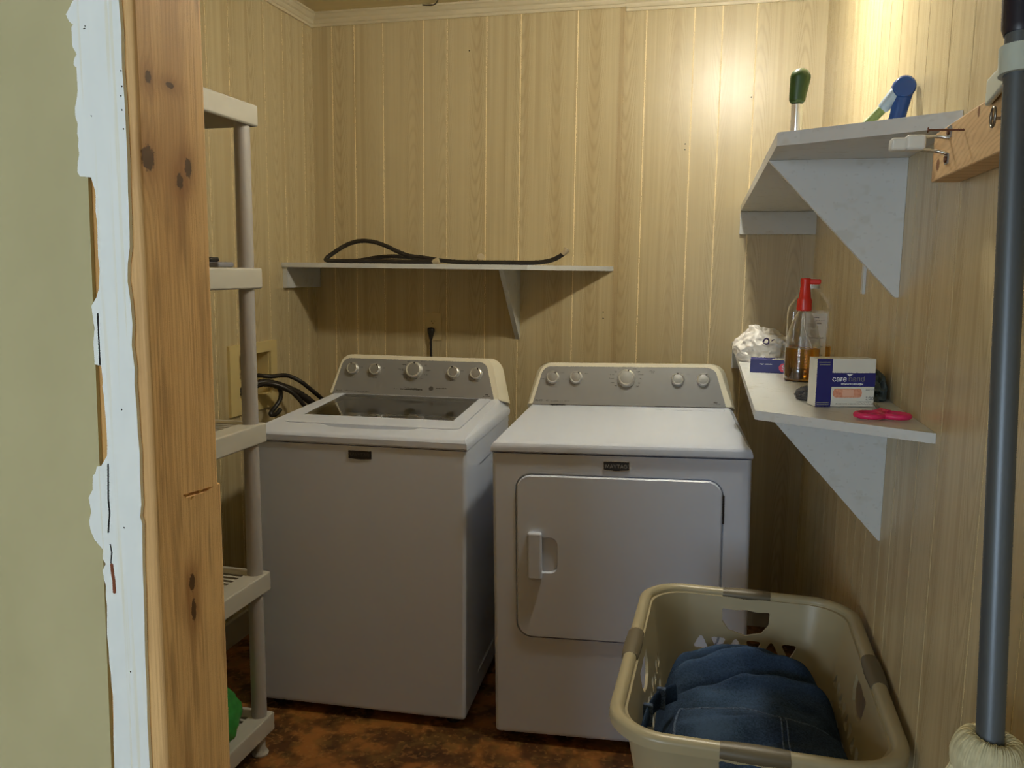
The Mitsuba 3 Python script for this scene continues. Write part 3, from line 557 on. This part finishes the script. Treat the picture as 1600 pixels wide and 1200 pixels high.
# green bag on the lowest tier
gb = thing('green_bag', 'crumpled green plastic bag on the lowest shelf of the rack', 'bag')
m = trimesh.creation.icosphere(subdivisions=4); v = m.vertices.copy()
nz = meshkit.fbm(v*2.2+3, 4, 5)-.5
v = v*(1+.35*nz[:, None]); v *= [.105, .13, .085]; v[:, 2] = np.maximum(v[:, 2], -.072)
v[:, :2] *= (1.0-.45*np.clip((v[:, 2:]+.02)/.10, 0, 1)); v[:, 2] *= 1.05
m.vertices = v*1.08+np.array([-1.335, 1.845, .2015]); part(gb, 'film', m, GREENBAG, True)
lp = prism_at(rrect(-.035, -.022, .035, .022, .006), .0015, (-1.246, 1.80, .168), (.1, .95, .25), (-.35, -.2, .9), (.92, -.1, .35))
part(gb, 'patch', lp, CARTON, False, label='small white printed patch')
for i, (a, b) in enumerate(((-.02, -.012), (-.004, .006), (.012, -.01))):
    part(gb, 'print', prism_at(rrect(a, b, a+.012, b+.006, .002), .002, (-1.246, 1.80, .168), (.1, .95, .25), (-.35, -.2, .9), (.92, -.1, .35)), PRINT, False)

# ================================================================ corner shelves on the right
us_ = thing('corner_shelf', 'upper white corner shelf high on the right wall with green and blue tools on it', 'shelf')
zu = lambda y: 1.631-.0125*(3.36-y)
def sloped(poly, zf, t):
    m = prism(poly, t); v = m.vertices.copy(); v[:, 2] += np.array([zf(y) for y in v[:, 1]]); m.vertices = v; return m
XB = XR-.0045
part(us_, 'board', sloped(Polygon([(.030, D-.005), (.066, 1.48), (.10, 1.462), (XB, 1.318), (XB, D-.005)]), zu, .022), SHELFWHITE, False)
part(us_, 'cleat', box((.030, D-.026, 1.546), (XB, D-.0045, 1.629)), SHELFWHITE, False)
part(us_, 'bracket', prism_at(Polygon([(.062, zu(1.69)-.0005), (XB, zu(1.69)-.0005), (XB, 1.359), (XB-.006, 1.359)]), .018, (0, 1.68, 0), (1, 0, 0), (0, 0, 1), (0, 1, 0)), SHELFWHITE, False, label='large white triangular bracket')
lo_ = thing('corner_shelf', 'lower white corner shelf on the right wall beside the dryer, holding bottles', 'shelf')
zl = lambda y: 1.136+.0172*(3.36-y)
part(lo_, 'board', sloped(Polygon([(.022, D-.005), (.053, 1.468), (XB, 1.322), (XB, D-.005)]), lambda y: zl(y)-.0155, .0155), SHELFWHITE, False)
part(lo_, 'cleat', box((.024, D-.024, 1.036), (XB, D-.0045, 1.1195)), SHELFWHITE, False)
part(lo_, 'bracket', prism_at(Polygon([(.066, zl(1.70)-.0165), (XB, zl(1.70)-.0165), (XB, .893), (XB-.004, .893)]), .018, (0, 1.688, 0), (1, 0, 0), (0, 0, 1), (0, 1, 0)), SHELFWHITE, False, label='large white triangular bracket')
# --- upper shelf tools
zt = zu(1.9)+.022
tw = thing('garden_trowel', 'dark green handled metal trowel standing up from the upper corner shelf', 'trowel')
bl = [(.122, 1.905, zt+.004), (.122, 1.95, zt+.003), (.122, 2.02, zt+.0035)]
part(tw, 'blade', cat(hull([(.10, 1.93, zt+.0005), (.145, 1.93, zt+.0005), (.148, 1.99, zt+.0005), (.122, 2.07, zt+.0005), (.096, 1.99, zt+.0005), (.122, 1.93, zt+.004), (.122, 2.0, zt+.005)]).to_mesh() and tm(hull([(.10, 1.93, zt+.0005), (.145, 1.93, zt+.0005), (.148, 1.99, zt+.0005), (.122, 2.07, zt+.0005), (.096, 1.99, zt+.0005), (.122, 1.93, zt+.004), (.122, 2.0, zt+.005)])),
     tube(spline([(.122, 1.945, zt+.005), (.122, 1.92, zt+.012), (.1215, 1.905, zt+.04), (.121, 1.90, zt+.115)], 24), .0115, 14)), KNOB, 40)
part(tw, 'handle', hull(np.vstack([SPH*[.0205, .016, .019]+np.array([.1245, 1.898, 1.803]), SPH*[.0165, .014, .012]+np.array([.1205, 1.899, 1.760])])), GREEN, True, label='dark green oval handle')
sq = thing('plastic_squeegee', 'blue and green plastic squeegee on the upper corner shelf against the right wall', 'squeegee')
zs = zu(1.65)+.022
c1, c2, c3, c0 = np.array([.2815, 1.65, 1.726]), np.array([.268, 1.65, zs+.012]), np.array([.205, 1.66, zs+.012]), np.array([.2815, 1.65, 1.726])
part(sq, 'head', tube([c0+[0, -.013, 0], c0+[0, -.010, 0], c0+[0, .012, 0]], [.0165, .0190, .0190], 32), BLUE, 40)
part(sq, 'arm', hull(np.vstack([SPH*[.0150, .011, .010]+c1+[.001, 0, -.010], SPH*[.0130, .011, .011]+c2])), BLUE, True)
part(sq, 'joint', hull(np.vstack([SPH*.0125+c1+[-.012, .004, -.010], SPH*.0105+c1+[-.028, .006, -.030]])), BLUELITE, True, label='pale blue joint')
part(sq, 'stick', tube([c1+[-.024, .007, -.026], c3], .0085, 14), LEAF, 40, label='pale green stick')
# --- lower shelf goods
def crumple(c, s, seed, flat, sub=4, amp=.45, f=2.4):
    m = trimesh.creation.icosphere(subdivisions=sub); v = m.vertices.copy()
    n1 = np.abs(meshkit.fbm(v*f+seed, 4, seed)-.5)*2; v = v*(1-amp*n1[:, None]); v *= s
    v[:, 2] = np.maximum(v[:, 2], -flat); m.vertices = v+np.array(c)+[0, 0, flat]; return m
bg = thing('plastic_bag', 'crumpled white plastic bag with purple marks at the far end of the lower corner shelf', 'plastic bag')
part(bg, 'film', crumple((.105, 2.52, zl(2.52)+.003), (.088, .12, .080), 3, .028, 5, .62, 1.25), BAG, 50)
for pts in ([(.098, 2.405, 1.212), (.104, 2.402, 1.222), (.113, 2.41, 1.219), (.110, 2.402, 1.208), (.100, 2.40, 1.210)], [(.120, 2.42, 1.206), (.126, 2.43, 1.217), (.134, 2.44, 1.212)]):
    part(bg, 'mark', tube(spline(pts, 20), .0022, 6), PURPLE, True, label='purple printed mark')
bb = thing('blue_box', 'small dark blue carton with a pink round emblem behind the amber pump bottle', 'box')
zb_ = zl(2.16); ya = .10
MB = frame((.060, 2.146, zb_+.0006), (math.cos(ya), math.sin(ya)*-.6, 0), (math.sin(ya)*.6, math.cos(ya), 0), (0, 0, 1)); MB[:3, :3] /= np.linalg.norm(MB[:3, :3], axis=0)
part(bb, 'carton', to(rbox((0, 0, 0), (.160, .05, .033), .001), MB), NAVY, 30)
part(bb, 'emblem', to(prism_at(Point(.078, .014).buffer(.0105, quad_segs=10), .0006, (0, 0, 0), (1, 0, 0), (0, 0, 1), (0, -1, 0)), MB), mat('emblem_pink', rgb(206, 70, 96), rough=.5), False)
lt = meshkit.text_mesh('S', .011, .0003, bold=True); lt.apply_transform(frame((.074, -.0008, .009), (1, 0, 0), (0, 0, 1), (0, -1, 0)))
part(bb, 'lettering', to(cat(lt, box((.022, -.0004, .0205), (.032, -.0001, .0225)), box((.035, -.0004, .0205), (.052, -.0001, .0222))), MB), PRINTLITE, False)
part(bb, 'tissue', to(tm(hull([(.05, .006, .033), (.11, .004, .033), (.08, .012, .0365), (.10, .03, .034), (.06, .03, .034)])), MB), CARTON, 30, label='white flap')
# pump bottle
pb = thing('pump_bottle', 'clear pump bottle half full of amber soap with a red pump head', 'bottle')
bx, by = .1675, 1.985; z0 = zl(by)+.0008
body = [(0, 0), (.034, 0), (.0375, .003), (.0385, .010), (.0385, .030), (.038, .075), (.0365, .092), (.0325, .112), (.026, .132), (.0185, .148), (.0145, .155), (.0138, .162)]
rib = lambda r, z: r+(.0007*math.sin(z*900) if .02 < z < .10 else 0)
fine = [(0, 0)]+[(rib(np.interp(z, [b[1] for b in body[2:]], [b[0] for b in body[2:]]), z) if z >= .003 else .034, z) for z in np.r_[0, np.linspace(.003, .162, 70)]]
fo = lathe(fine, 48, 1, .78, (bx, by, z0))
inn = [(0, .0016)]+[(max(r-.0011, .001), max(z, .0016)) for r, z in fine[1:-1]]+[(fine[-1][0]-.0011, .1612), (0, .1612)]
fi = lathe(inn, 48, 1, .78, (bx, by, z0)); fi.invert()
part(pb, 'body', cat(fo, fi), 'mat_clear', 40, label='clear plastic bottle body')
liq = [(0, .0022), (.0325, .0022), (.0352, .004), (.0362, .010), (.0362, .030), (.0358, .074), (0, .074)]
part(pb, 'soap', lathe(liq, 48, 1, .77, (bx, by, z0)), 'mat_amber', 30, label='amber liquid soap')
pk = part(pb, 'pump', lathe([(0, .158), (.0155, .158), (.0165, .161), (.0160, .182), (.0135, .186), (.0115, .200), (.0100, .216), (.0112, .219), (.0112, .228), (.009, .2305), (0, .2305)], 32, 1, 1, (bx-.002, by, z0)), RED, 35, label='red pump head')
part(pk, 'nozzle', rbox((bx, by-.0055, z0+.2165), (bx+.030, by+.0055, z0+.2285), .003), RED)
part(pb, 'dip_tube', tube(spline([(bx, by, z0+.158), (bx+.004, by, z0+.11), (bx+.018, by, z0+.078), (bx+.022, by, z0+.01)], 24), .0022, 8), BAG, True)
# refill bottle behind
rb = thing('refill_bottle', 'larger clear bottle with a white label, right behind the red pump bottle', 'bottle')
cx_, cy_ = .192, 2.135; z1 = zl(cy_)+.0008
def ring(w, d, r, z): return [(x+cx_, y+cy_, z+z1) for x, y in rrect(-w, -d, w, d, r, 6).exterior.coords[:-1]]
def loft(rings):
    n = len(rings[0]); v = np.vstack(rings); f = []
    for i in range(len(rings)-1):
        for q in range(n):
            q2 = (q+1) % n; f += [[i*n+q, i*n+q2, (i+1)*n+q2], [i*n+q, (i+1)*n+q2, (i+1)*n+q]]
    c0_, c1_ = len(v), len(v)+1; v = np.vstack([v, np.mean(rings[0], 0), np.mean(rings[-1], 0)])
    for q in range(n):
        q2 = (q+1) % n; f += [[c0_, q2, q], [c1_, (len(rings)-1)*n+q, (len(rings)-1)*n+q2]]
    m = trimesh.Trimesh(v, f, process=False); m.fix_normals(); return m
part(rb, 'body', loft([ring(.047, .03, .012, 0), ring(.051, .034, .014, .005), ring(.051, .034, .014, .150), ring(.048, .032, .014, .166), ring(.030, .024, .014, .192), ring(.018, .018, .0165, .205), ring(.016, .016, .0155, .208), ring(.016, .016, .0155, .216)]), 'mat_bottle', 35, label='clear plastic bottle body')
part(rb, 'soap', loft([ring(.046, .029, .012, .002), ring(.0495, .0325, .0135, .006), ring(.0495, .0325, .0135, .072)]), 'mat_amber', 35, label='amber liquid')
part(rb, 'cap', lathe([(0, .208), (.0185, .208), (.0185, .228), (.016, .231), (0, .231)], 28, o=(cx_, cy_, z1)), CLIPWHITE, 35)
lb = part(rb, 'back_label', box((cx_-.022, cy_-.0352, z1+.02), (cx_+.036, cy_-.0346, z1+.150)), CARTON, False, label='white printed label')
lnz = [box((cx_-.018+.004*(i % 2), cy_-.0355, z1+.030+i*.0068), (cx_+.030-.006*((i*5) % 3), cy_-.03525, z1+.0318+i*.0068)) for i in range(17) if not 9 < i < 13]
lnz.append(prism_at(Point(.008, .104).buffer(.007, quad_segs=8).difference(Point(.008, .104).buffer(.0045, quad_segs=8)), .0003, (cx_, cy_-.0352, z1), (1, 0, 0), (0, 0, 1), (0, -1, 0)))
part(lb, 'print', cat(*lnz), PRINTGREY, False)
# bandage box
bo = thing('bandage_box', 'white and navy adhesive bandage carton near the front of the lower corner shelf', 'box')
ex = np.array([.258-.157, 1.582-1.551, 0]); WB = np.linalg.norm(ex); ex /= WB; ey = np.array([-ex[1], ex[0], 0])
MBX = frame((.157, 1.551, zl(1.565)+.0008), ex, ey, (0, 0, 1)); HB = .0855
part(bo, 'carton', to(rbox((0, 0, 0), (WB, .036, HB), .0012), MBX), CARTON, 30)
FB = MBX @ frame((0, -.0001, 0), (1, 0, 0), (0, 0, 1), (0, -1, 0))
def flat(poly, h=.0003, z=0.0): m = prism(poly, h); m.apply_translation([0, 0, z]); return to(m, FB)
part(bo, 'navy_band', flat(unary_union([sbox(.0, 0, .0275, HB), sbox(.0, .036, WB, .0605)])), NAVY, False)
def txt(s, x, y, h, z=.0003, bold=True):
    m = meshkit.text_mesh(s, h, .0002, bold=bold); m.apply_translation([x, y, z]); return m
wc = meshkit.text_mesh('care', .0092, .0002, bold=True); wcx = wc.bounds[1, 0]
part(bo, 'title', to(cat(txt('care', .0275, .0455, .0092), prism(Polygon([(.0275+wcx-.001, .0585), (.0275+wcx+.011, .0585), (.0275+wcx+.005, .0545)]), .0006), txt('adhesive bandages', .044, .0395, .0032)), FB), PRINTLITE, False, label='white printed title lettering')
part(bo, 'title', to(cat(txt('band', .0275+wcx+.003, .0455, .0092, bold=False)), FB), PRINTGREY, False)
part(bo, 'bandage_picture', flat(rrect(.031, .0165, .083, .0325, .0062)), BANDAGE, False, label='printed picture of a tan bandage strip')
part(bo, 'pad_picture', flat(sbox(.048, .0185, .068, .0305), .0005), mat('pad', rgb(226, 176, 150), rough=.6), False)
part(bo, 'lettering', to(cat(txt('100', .0895, .0125, .0058), txt('Latex Free', .0895, .0295, .0026, bold=False), *[box((x, y, 0), (x+w, y+.0009, .0003)) for x, y, w in ((.075, .0085, .026), (.036, .0048, .066))]), FB), PRINTGREY, False)
part(bo, 'lettering', to(cat(*[box((x, y, .0003), (x+w, y+.0018, .0006)) for x, y, w in ((.003, .078, .020), (.004, .074, .019), (.002, .0065, .022), (.002, .0030, .022))]), FB), PRINTGREY, False)
# scissors
ss = thing('scissors', 'scissors with pink finger rings in front of the bandage box', 'scissors')
zc_ = zl(1.43)+.0008
for cx0, cy0, ax, ay, ang, tip in ((.2285, 1.432, .0200, .0185, .25, (.2535, 1.575)), (.2665, 1.440, .0220, .0175, -.35, (.2605, 1.572))):
    t = np.linspace(0, 2*math.pi, 40, endpoint=False); rr = np.stack([ax*np.cos(t), ay*np.sin(t)], 1)
    R_ = np.array([[math.cos(ang), -math.sin(ang)], [math.sin(ang), math.cos(ang)]]); rr = rr@R_.T
    loop = np.c_[rr+[cx0, cy0], np.full(40, zc_+.0065)]
    shank = tube(spline([(cx0+(.253-cx0)*.35, cy0+ay*.8, zc_+.0065), (.2515+(.004 if cx0 > .25 else -.002), 1.468, zc_+.0065), (.2545, 1.490, zc_+.0060)], 12), [.0062]*6+[.005]*6, 10)
    part(ss, 'handle', cat(tube(loop, .0048, 12, closed=True), shank), PINK, 50, label='pink plastic handle')
    part(ss, 'blade', hull([(.2505, 1.485, zc_+.004), (.2595, 1.485, zc_+.004), (.2505, 1.485, zc_+.0058), (.2595, 1.485, zc_+.0058), (tip[0], tip[1], zc_+.0042), (tip[0], tip[1], zc_+.0055)]), CHROME, False, label='steel blade')
whole('cloth_scrap', crumple((.158, 1.652, zl(1.65)+.0008), (.030, .030, .018), 11, .009, 3, .8, 3), GREYCLOTH, 'small dark grey crumpled rag at the left of the bandage box', 'rag')
whole('cloth_scrap', crumple((.276, 1.72, zl(1.72)+.0008), (.026, .065, .045), 17, .016, 3, .7, 2.5), BLUECLOTH, 'blue-grey crumpled rag between the bandage box and the right wall', 'rag')
whole('folded_pouch', rbox((.205, 1.84, zl(1.88)+.001), (.272, 1.93, zl(1.88)+.045), .010), mat('pouch', rgb(26, 24, 34), rough=.6), 'dark pouch behind the bandage box, right of the amber bottles', 'pouch')
# small strip on right wall
whole('white_strip', box((XB-.006, 2.078, 1.356), (XB+.0002, 2.104, 1.53)), SHELFWHITE, 'short narrow white strip on the right wall under the upper corner shelf', 'strip', False)

# ================================================================ pine board with clips, mop
pbd = thing('mounting_board', 'short pine board screwed to the right wall with clips on it', 'board')
part(pbd, 'plank', rbox((.266, .50, 1.528), (XB, 1.302, 1.593), .002), BOARD, 30)
BXF = .266
cl = thing('broom_clip', 'white spring broom clip on steel legs at the far end of the pine board', 'clip')
part(cl, 'plate', cat(box((BXF-.0016, 1.205, 1.575), (BXF-.0001, 1.222, 1.590)), box((BXF-.0016, 1.21, 1.543), (BXF-.0001, 1.225, 1.556))), STEEL, False, label='steel mounting plate')
for y_, z_ in ((1.2135, 1.583), (1.218, 1.549)): part(cl, 'screw', cyl((BXF-.0035, y_, z_), (BXF-.001, y_, z_), .004, 12), NAIL)
part(cl, 'spring_leg', tube(spline([(BXF-.001, 1.215, 1.576), (.250, 1.218, 1.578), (.236, 1.218, 1.577), (.224, 1.218, 1.575)], 16), .0022, 8), CHROME, True, label='steel spring leg')
part(cl, 'spring_leg', tube(spline([(BXF-.001, 1.218, 1.556), (.254, 1.222, 1.560), (.238, 1.222, 1.562), (.224, 1.222, 1.563)], 16), .0022, 8), CHROME, True, label='steel spring leg')
part(cl, 'jaw', rbox((.214, 1.206, 1.5605), (.238, 1.232, 1.580), .004), CLIPWHITE, label='white plastic jaw')
part(cl, 'jaw', rbox((.196, 1.209, 1.5605), (.216, 1.229, 1.577), .004), CLIPWHITE, label='white plastic jaw')
whole('nail', cat(cyl((BXF+.012, 1.142, 1.574), (.228, 1.150, 1.576), .0014, 10), cyl((.2265, 1.1503, 1.5761), (.228, 1.150, 1.576), .0034, 12)), NAIL, 'rusty nail sticking out of the pine board beside the white clip', 'nail')
se = thing('screw_eye', 'small steel screw eye in the pine board behind the mop pole', 'screw eye')
t = np.linspace(0, 2*math.pi, 24, endpoint=False)
part(se, 'ring', tube(np.c_[np.full(24, .252), .973+.0075*np.cos(t), 1.560+.0095*np.sin(t)], .0015, 8, closed=True), STEEL, True)
part(se, 'shank', cyl((.252, .980, 1.560), (BXF+.008, .982, 1.560), .0016, 8), STEEL)
mp = thing('mop', 'grey pole string mop hanging upright by the right wall', 'mop')
b0, b1 = np.array([.250, .803, .975]), np.array([.250, .899, 1.589]); dd = (b1-b0)/np.linalg.norm(b1-b0)
q = b0+dd*.655
part(mp, 'pole', tube([b0-dd*.04, b0+dd*.66], .0118, 28), MOPPOLE, 40, label='grey metal pole')
part(mp, 'grip', tube([b0+dd*.655, b0+dd*.662, b0+dd*1.05], [.0128, .0150, .0150], 28), MOPGRIP, 40, label='navy black grip')
def mop_ring():
    n, k = 160, 20; v, f = [], []
    for i in range(n):
        a = i*2*math.pi/n; rr_ = .0140*(1+.07*math.sin(i*2.75)+.05*meshkit.noise(np.array([i*.35, 2., 0.])))
        for j in range(k):
            b = j*2*math.pi/k
            R_ = .0195+rr_*math.cos(b)*.85
            v.append((R_*math.cos(a), R_*math.sin(a)*.92, 1.45*rr_*math.sin(b)))
    for i in range(n):
        for j in range(k):
            a_, b_, c_, d_ = i*k+j, ((i+1) % n)*k+j, ((i+1) % n)*k+(j+1) % k, i*k+(j+1) % k
            f += [[a_, b_, c_], [a_, c_, d_]]
    m = trimesh.Trimesh(v, f, process=False); m.fix_normals(); return m
mr = mop_ring(); mr.apply_transform(trimesh.transformations.rotation_matrix(.10, [0, 1, 0])); mr.apply_translation(b0+[.0, 0, -.012])
part(mp, 'yarn_collar', mr, YARN, True, label='cream yarn collar')
st = []
for i in range(110):
    a = rng.uniform(0, 2*math.pi); r0 = .026*math.sqrt(rng.uniform(.2, 1)); r1 = r0+rng.uniform(.01, .022)
    L_ = rng.uniform(.20, .26); ca, sa = math.cos(a), math.sin(a)
    p_ = [(b0[0]+r0*ca, b0[1]+r0*sa, b0[2]-.02), (b0[0]+r1*.9*ca, b0[1]+r1*1.05*sa, b0[2]-.07), (min(b0[0]+r1*ca, .298), b0[1]+r1*1.2*sa, b0[2]-.15), (min(b0[0]+r1*ca, .298), b0[1]+r1*1.25*sa, b0[2]-L_)]
    st.append(tube(spline(p_, 9), .0030, 6))
part(mp, 'strands', cat(*st), YARN, True, label='cream cotton strands', kind='stuff')
mc = thing('mop_clip', 'grey-green plastic clip holding the mop pole at the top of the pine board', 'clip')
qc = b0+dd*.630
t = np.linspace(0, 2*math.pi, 36, endpoint=False)
part(mc, 'collar', mf(cyl(qc-dd*.013, qc+dd*.013, .0162, 32))-mf(cyl(qc-dd*.02, qc+dd*.02, .0121, 32)), CLIPGREY, 35)
part(mc, 'arm', hull(np.vstack([SPH[::3]*.0035+np.array(o) for o in ((.250, qc[1]+.016, qc[2]-.009), (.250, qc[1]+.016, qc[2]+.007), (.2625, qc[1]+.135, qc[2]-.012), (.2625, qc[1]+.135, qc[2]+.010))])), CLIPGREY, 35)
part(mc, 'stem', box((.262, qc[1]+.03, 1.5935), (.275, qc[1]+.06, qc[2]-.004)), CLIPGREY, False)

# ================================================================ laundry basket, jeans
bs = thing('laundry_basket', 'beige plastic laundry basket with grey-brown grips in front of the dryer', 'laundry basket')
BXC, BYC, ZR, ZB = .068, 1.522, .700, .372
hw, hd = .213, .318
wl = m3.Manifold
def rr3(w, d, r, z): return [(BXC+x, BYC+y, z) for x, y in rrect(-w, -d, w, d, r, 10).exterior.coords]
outer = hull(rr3(hw-.010, hd-.010, .082, ZR-.004)+rr3(hw-.065, hd-.070, .060, ZB))
inner = hull(rr3(hw-.0135, hd-.0135, .079, ZR+.01)+rr3(hw-.0685, hd-.0735, .057, ZB+.005))
shell = outer-inner
cuts = []
def pick(cx, cy, s, flip): 
    p = Polygon([(cx-.013*s, cy+.011*s*flip), (cx+.013*s, cy+.011*s*flip), (cx, cy-.013*s*flip)]); return p.buffer(-.002*s).buffer(.005*s, quad_segs=4)
def cut_y(poly, y0, y1):
    m = csec(poly).extrude(y1-y0); return m.transform(np.array([[1, 0, 0, 0], [0, 0, -1, y1], [0, 1, 0, 0]], float).tolist())
def cut_x(poly, x0, x1):
    m = csec(poly).extrude(x1-x0); return m.transform(np.array([[0, 0, 1, x0], [1, 0, 0, 0], [0, 1, 0, 0]], float).tolist())
def hand(c, w, z):  # hand hole under a grip
    return Polygon([(c-w, z), (c-w*.5, z-.002), (c, z+.001), (c+w*.5, z-.002), (c+w, z), (c+w*.97, z-.022), (c+w*.7, z-.038), (c, z-.046), (c-w*.7, z-.038), (c-w*.97, z-.022)]).buffer(.004, quad_segs=4)
for y0, y1 in ((BYC+.15, BYC+.5), (BYC-.5, BYC-.15)):
    cuts.append(cut_y(hand(BXC, .046, ZR-.033), y0, y1))
    for zr, n_ in ((ZR-.106, 6), (ZR-.156, 5), (ZR-.206, 5), (ZR-.256, 4)):
        for i in range(n_): cuts.append(cut_y(pick(BXC+(i-(n_-1)/2)*.037, zr, 1.0, 1 if i % 2 else -1), y0, y1))
for x0, x1 in ((BXC-.5, BXC-.05), (BXC+.05, BXC+.5)):
    cuts.append(cut_x(hand(BYC, .052, ZR-.033), x0, x1))
    for zr, n_ in ((ZR-.118, 11), (ZR-.168, 10), (ZR-.218, 9), (ZR-.268, 9)):
        for i in range(n_): cuts.append(cut_x(pick(BYC+(i-(n_-1)/2)*.040, zr, 1.0, 1 if i % 2 else -1), x0, x1))
shell = shell-m3.Manifold.batch_boolean(cuts, m3.OpType.Add)
part(bs, 'tub', shell, BASKET, 25)
ringp = np.array(rrect(BXC-hw, BYC-hd, BXC+hw, BYC+hd, .085, 12).exterior.segmentize(.02).coords)[:-1]
secp = [(.012*math.cos(a)+.0, .0095*math.sin(a)) for a in np.linspace(0, math.pi, 9)]+[(-.012, -.012), (-.0095, -.012), (.0095, -.012), (.012, -.012)]
sec = np.array(secp)
rim = tube(np.c_[ringp, np.full(len(ringp), ZR)], 1.0, closed=True, prof=sec)
part(bs, 'rim', rim, BASKET, 45, label='rolled beige rim')
def grip(p0, p1, axis):
    n = 24; s = np.linspace(0, 1, n); p0, p1 = np.array(p0), np.array(p1)
    path = p0+(p1-p0)*s[:, None]; sag = -.006*np.sin(s*math.pi)*0
    prof_ = np.array([(.0145*math.cos(a), .0115*math.sin(a)) for a in np.linspace(0, 2*math.pi, 20, endpoint=False)])
    m = tube(path, 1.04+.14*np.sin(s*math.pi), prof=prof_); return m
for p0, p1 in (((BXC-.050, BYC+hd, ZR-.002), (BXC+.050, BYC+hd, ZR-.002)), ((BXC-.050, BYC-hd, ZR-.002), (BXC+.050, BYC-hd, ZR-.002)), ((BXC-hw, BYC-.055, ZR-.002), (BXC-hw, BYC+.055, ZR-.002)), ((BXC+hw, BYC-.055, ZR-.002), (BXC+hw, BYC+.055, ZR-.002))):
    part(bs, 'grip', grip(p0, p1, 0), GRIP, 45, label='grey-brown soft grip')
# stool that carries the basket (below the frame)
sl = thing('step_stool', 'low white stool under the laundry basket, below the picture', 'stool')
part(sl, 'seat', rbox((BXC-.12, BYC-.20, .345), (BXC+.12, BYC+.20, .3715), .006), RACKWHITE)
for x in (-.10, .10):
    for y in (-.17, .17): part(sl, 'leg', tube([(BXC+x, BYC+y, 0), (BXC+x*.95, BYC+y*.95, .348)], .016, 16), RACKWHITE, 40)
# jeans heap
jn = thing('blue_jeans', 'crumpled dark blue denim jeans heaped in the laundry basket', 'jeans')
def drape(x0, x1, y0, y1, hf, base, nx=120, ny=170, corner=.07):
    xs, ys = np.linspace(-1, 1, nx), np.linspace(-1, 1, ny); X, Y = np.meshgrid(xs, ys)
    px = (x0+x1)/2+(x1-x0)/2*X*np.sqrt(1-.12*Y**2); py = (y0+y1)/2+(y1-y0)/2*Y*np.sqrt(1-.12*X**2)
    z = hf(px, py, X, Y); v = np.stack([px, py, z], -1).reshape(-1, 3); f = []
    for i in range(ny-1):
        for j in range(nx-1):
            a = i*nx+j; f += [[a, a+1, a+nx+1], [a, a+nx+1, a+nx]]
    return trimesh.Trimesh(v, np.array(f), process=False)
def ridge(px, py, a, b, w, h):
    a, b = np.array(a), np.array(b); ab = b-a; t = np.clip(((px-a[0])*ab[0]+(py-a[1])*ab[1])/(ab@ab), 0, 1)
    d = np.hypot(px-a[0]-t*ab[0], py-a[1]-t*ab[1]); return h*np.exp(-(d/w)**2)*np.sin(math.pi*(.12+.76*t))
def heap(px, py, X, Y):
    q = np.clip((np.abs(X)**3+np.abs(Y)**3)**(1/3), 0, 1.3)
    z = .452+.146*np.clip(1-q**10.0, -.35, 1)+.022*(1-X**2)
    z = z-.030*np.clip(-Y-.1, 0, 1)
    z = z+.040*(meshkit.fbm(np.stack([px*8+1, py*7, px*0], -1), 3, 3)-.5)+.030*np.abs(meshkit.fbm(np.stack([px*9+py*6, py*14-px*5, px*0+4], -1), 3, 21)-.5)
    for a, b, w, h in (((-.10, 1.66), (.20, 1.745), .016, .030), ((-.09, 1.585), (.215, 1.70), .020, .040), ((-.02, 1.555), (.22, 1.62), .016, .026), ((-.11, 1.62), (-.02, 1.74), .018, .022)):
        z += ridge(px, py, a, b, w, h)
    for a, b, w, h in (((-.10, 1.625), (.21, 1.72), .011, .034), ((-.06, 1.545), (.21, 1.655), .011, .040), ((-.05, 1.70), (.10, 1.76), .012, .018)):
        z -= ridge(px, py, a, b, w, h)
    return np.maximum(z, .43)
part(jn, 'cloth', drape(BXC-.182, BXC+.190, BYC-.275, BYC+.268, heap, .4, 150, 200), DENIM, True)
def flap(px, py, X, Y):
    z = .640-.022*(X+.15)**2-.05*np.clip(-Y, 0, 1)**2-.020*np.clip(Y, 0, 1)**3
    z = z+.018*(meshkit.fbm(np.stack([px*14, py*12, px*0+3], -1), 3, 9)-.5)
    z += ridge(px, py, (-.05, 1.36), (.16, 1.44), .022, .012)-ridge(px, py, (-.02, 1.31), (.18, 1.39), .018, .010)
    edge = np.clip((np.maximum(np.abs(X), np.abs(Y))-.86)/.14, 0, 1); return z-.050*edge**2
fl = drape(-.078, .240, 1.255, 1.480, flap, .5, 100, 90)
part(jn, 'leg', fl, DENIM, True, label='folded denim leg on top of the heap')
fv = fl.vertices.reshape(90, 100, 3)
def seam(path, name='seam', r=.0028): part(jn, name, tube(spline(path, 60), r, 6), SEAM, True)
seam(fv[84, 6:96:6]+[0, 0, .0012]); seam(fv[6:84:6, 7]+[0, 0, .0012]); seam(fv[8:84:6, 62]+[0, 0, .0008], r=.0016); seam(fv[8:84:6, 65]+[0, 0, .0008], r=.0016)
wbp = spline([(-.104, 1.30, .600), (-.108, 1.35, .618), (-.104, 1.40, .628), (-.090, 1.445, .634), (-.06, 1.475, .640)], 50)
part(jn, 'waistband', tube(wbp, 1.0, prof=np.array([(.004*math.cos(a), .018*math.sin(a)) for a in np.linspace(0, 2*math.pi, 14, endpoint=False)])), DENIM, True, label='denim waistband')
for i in (8, 26, 40):
    o = wbp[i]; part(jn, 'belt_loop', rbox(o+[-.0085, -.005, -.020], o+[.0085, .005, .021], .0025), SEAM, 40)
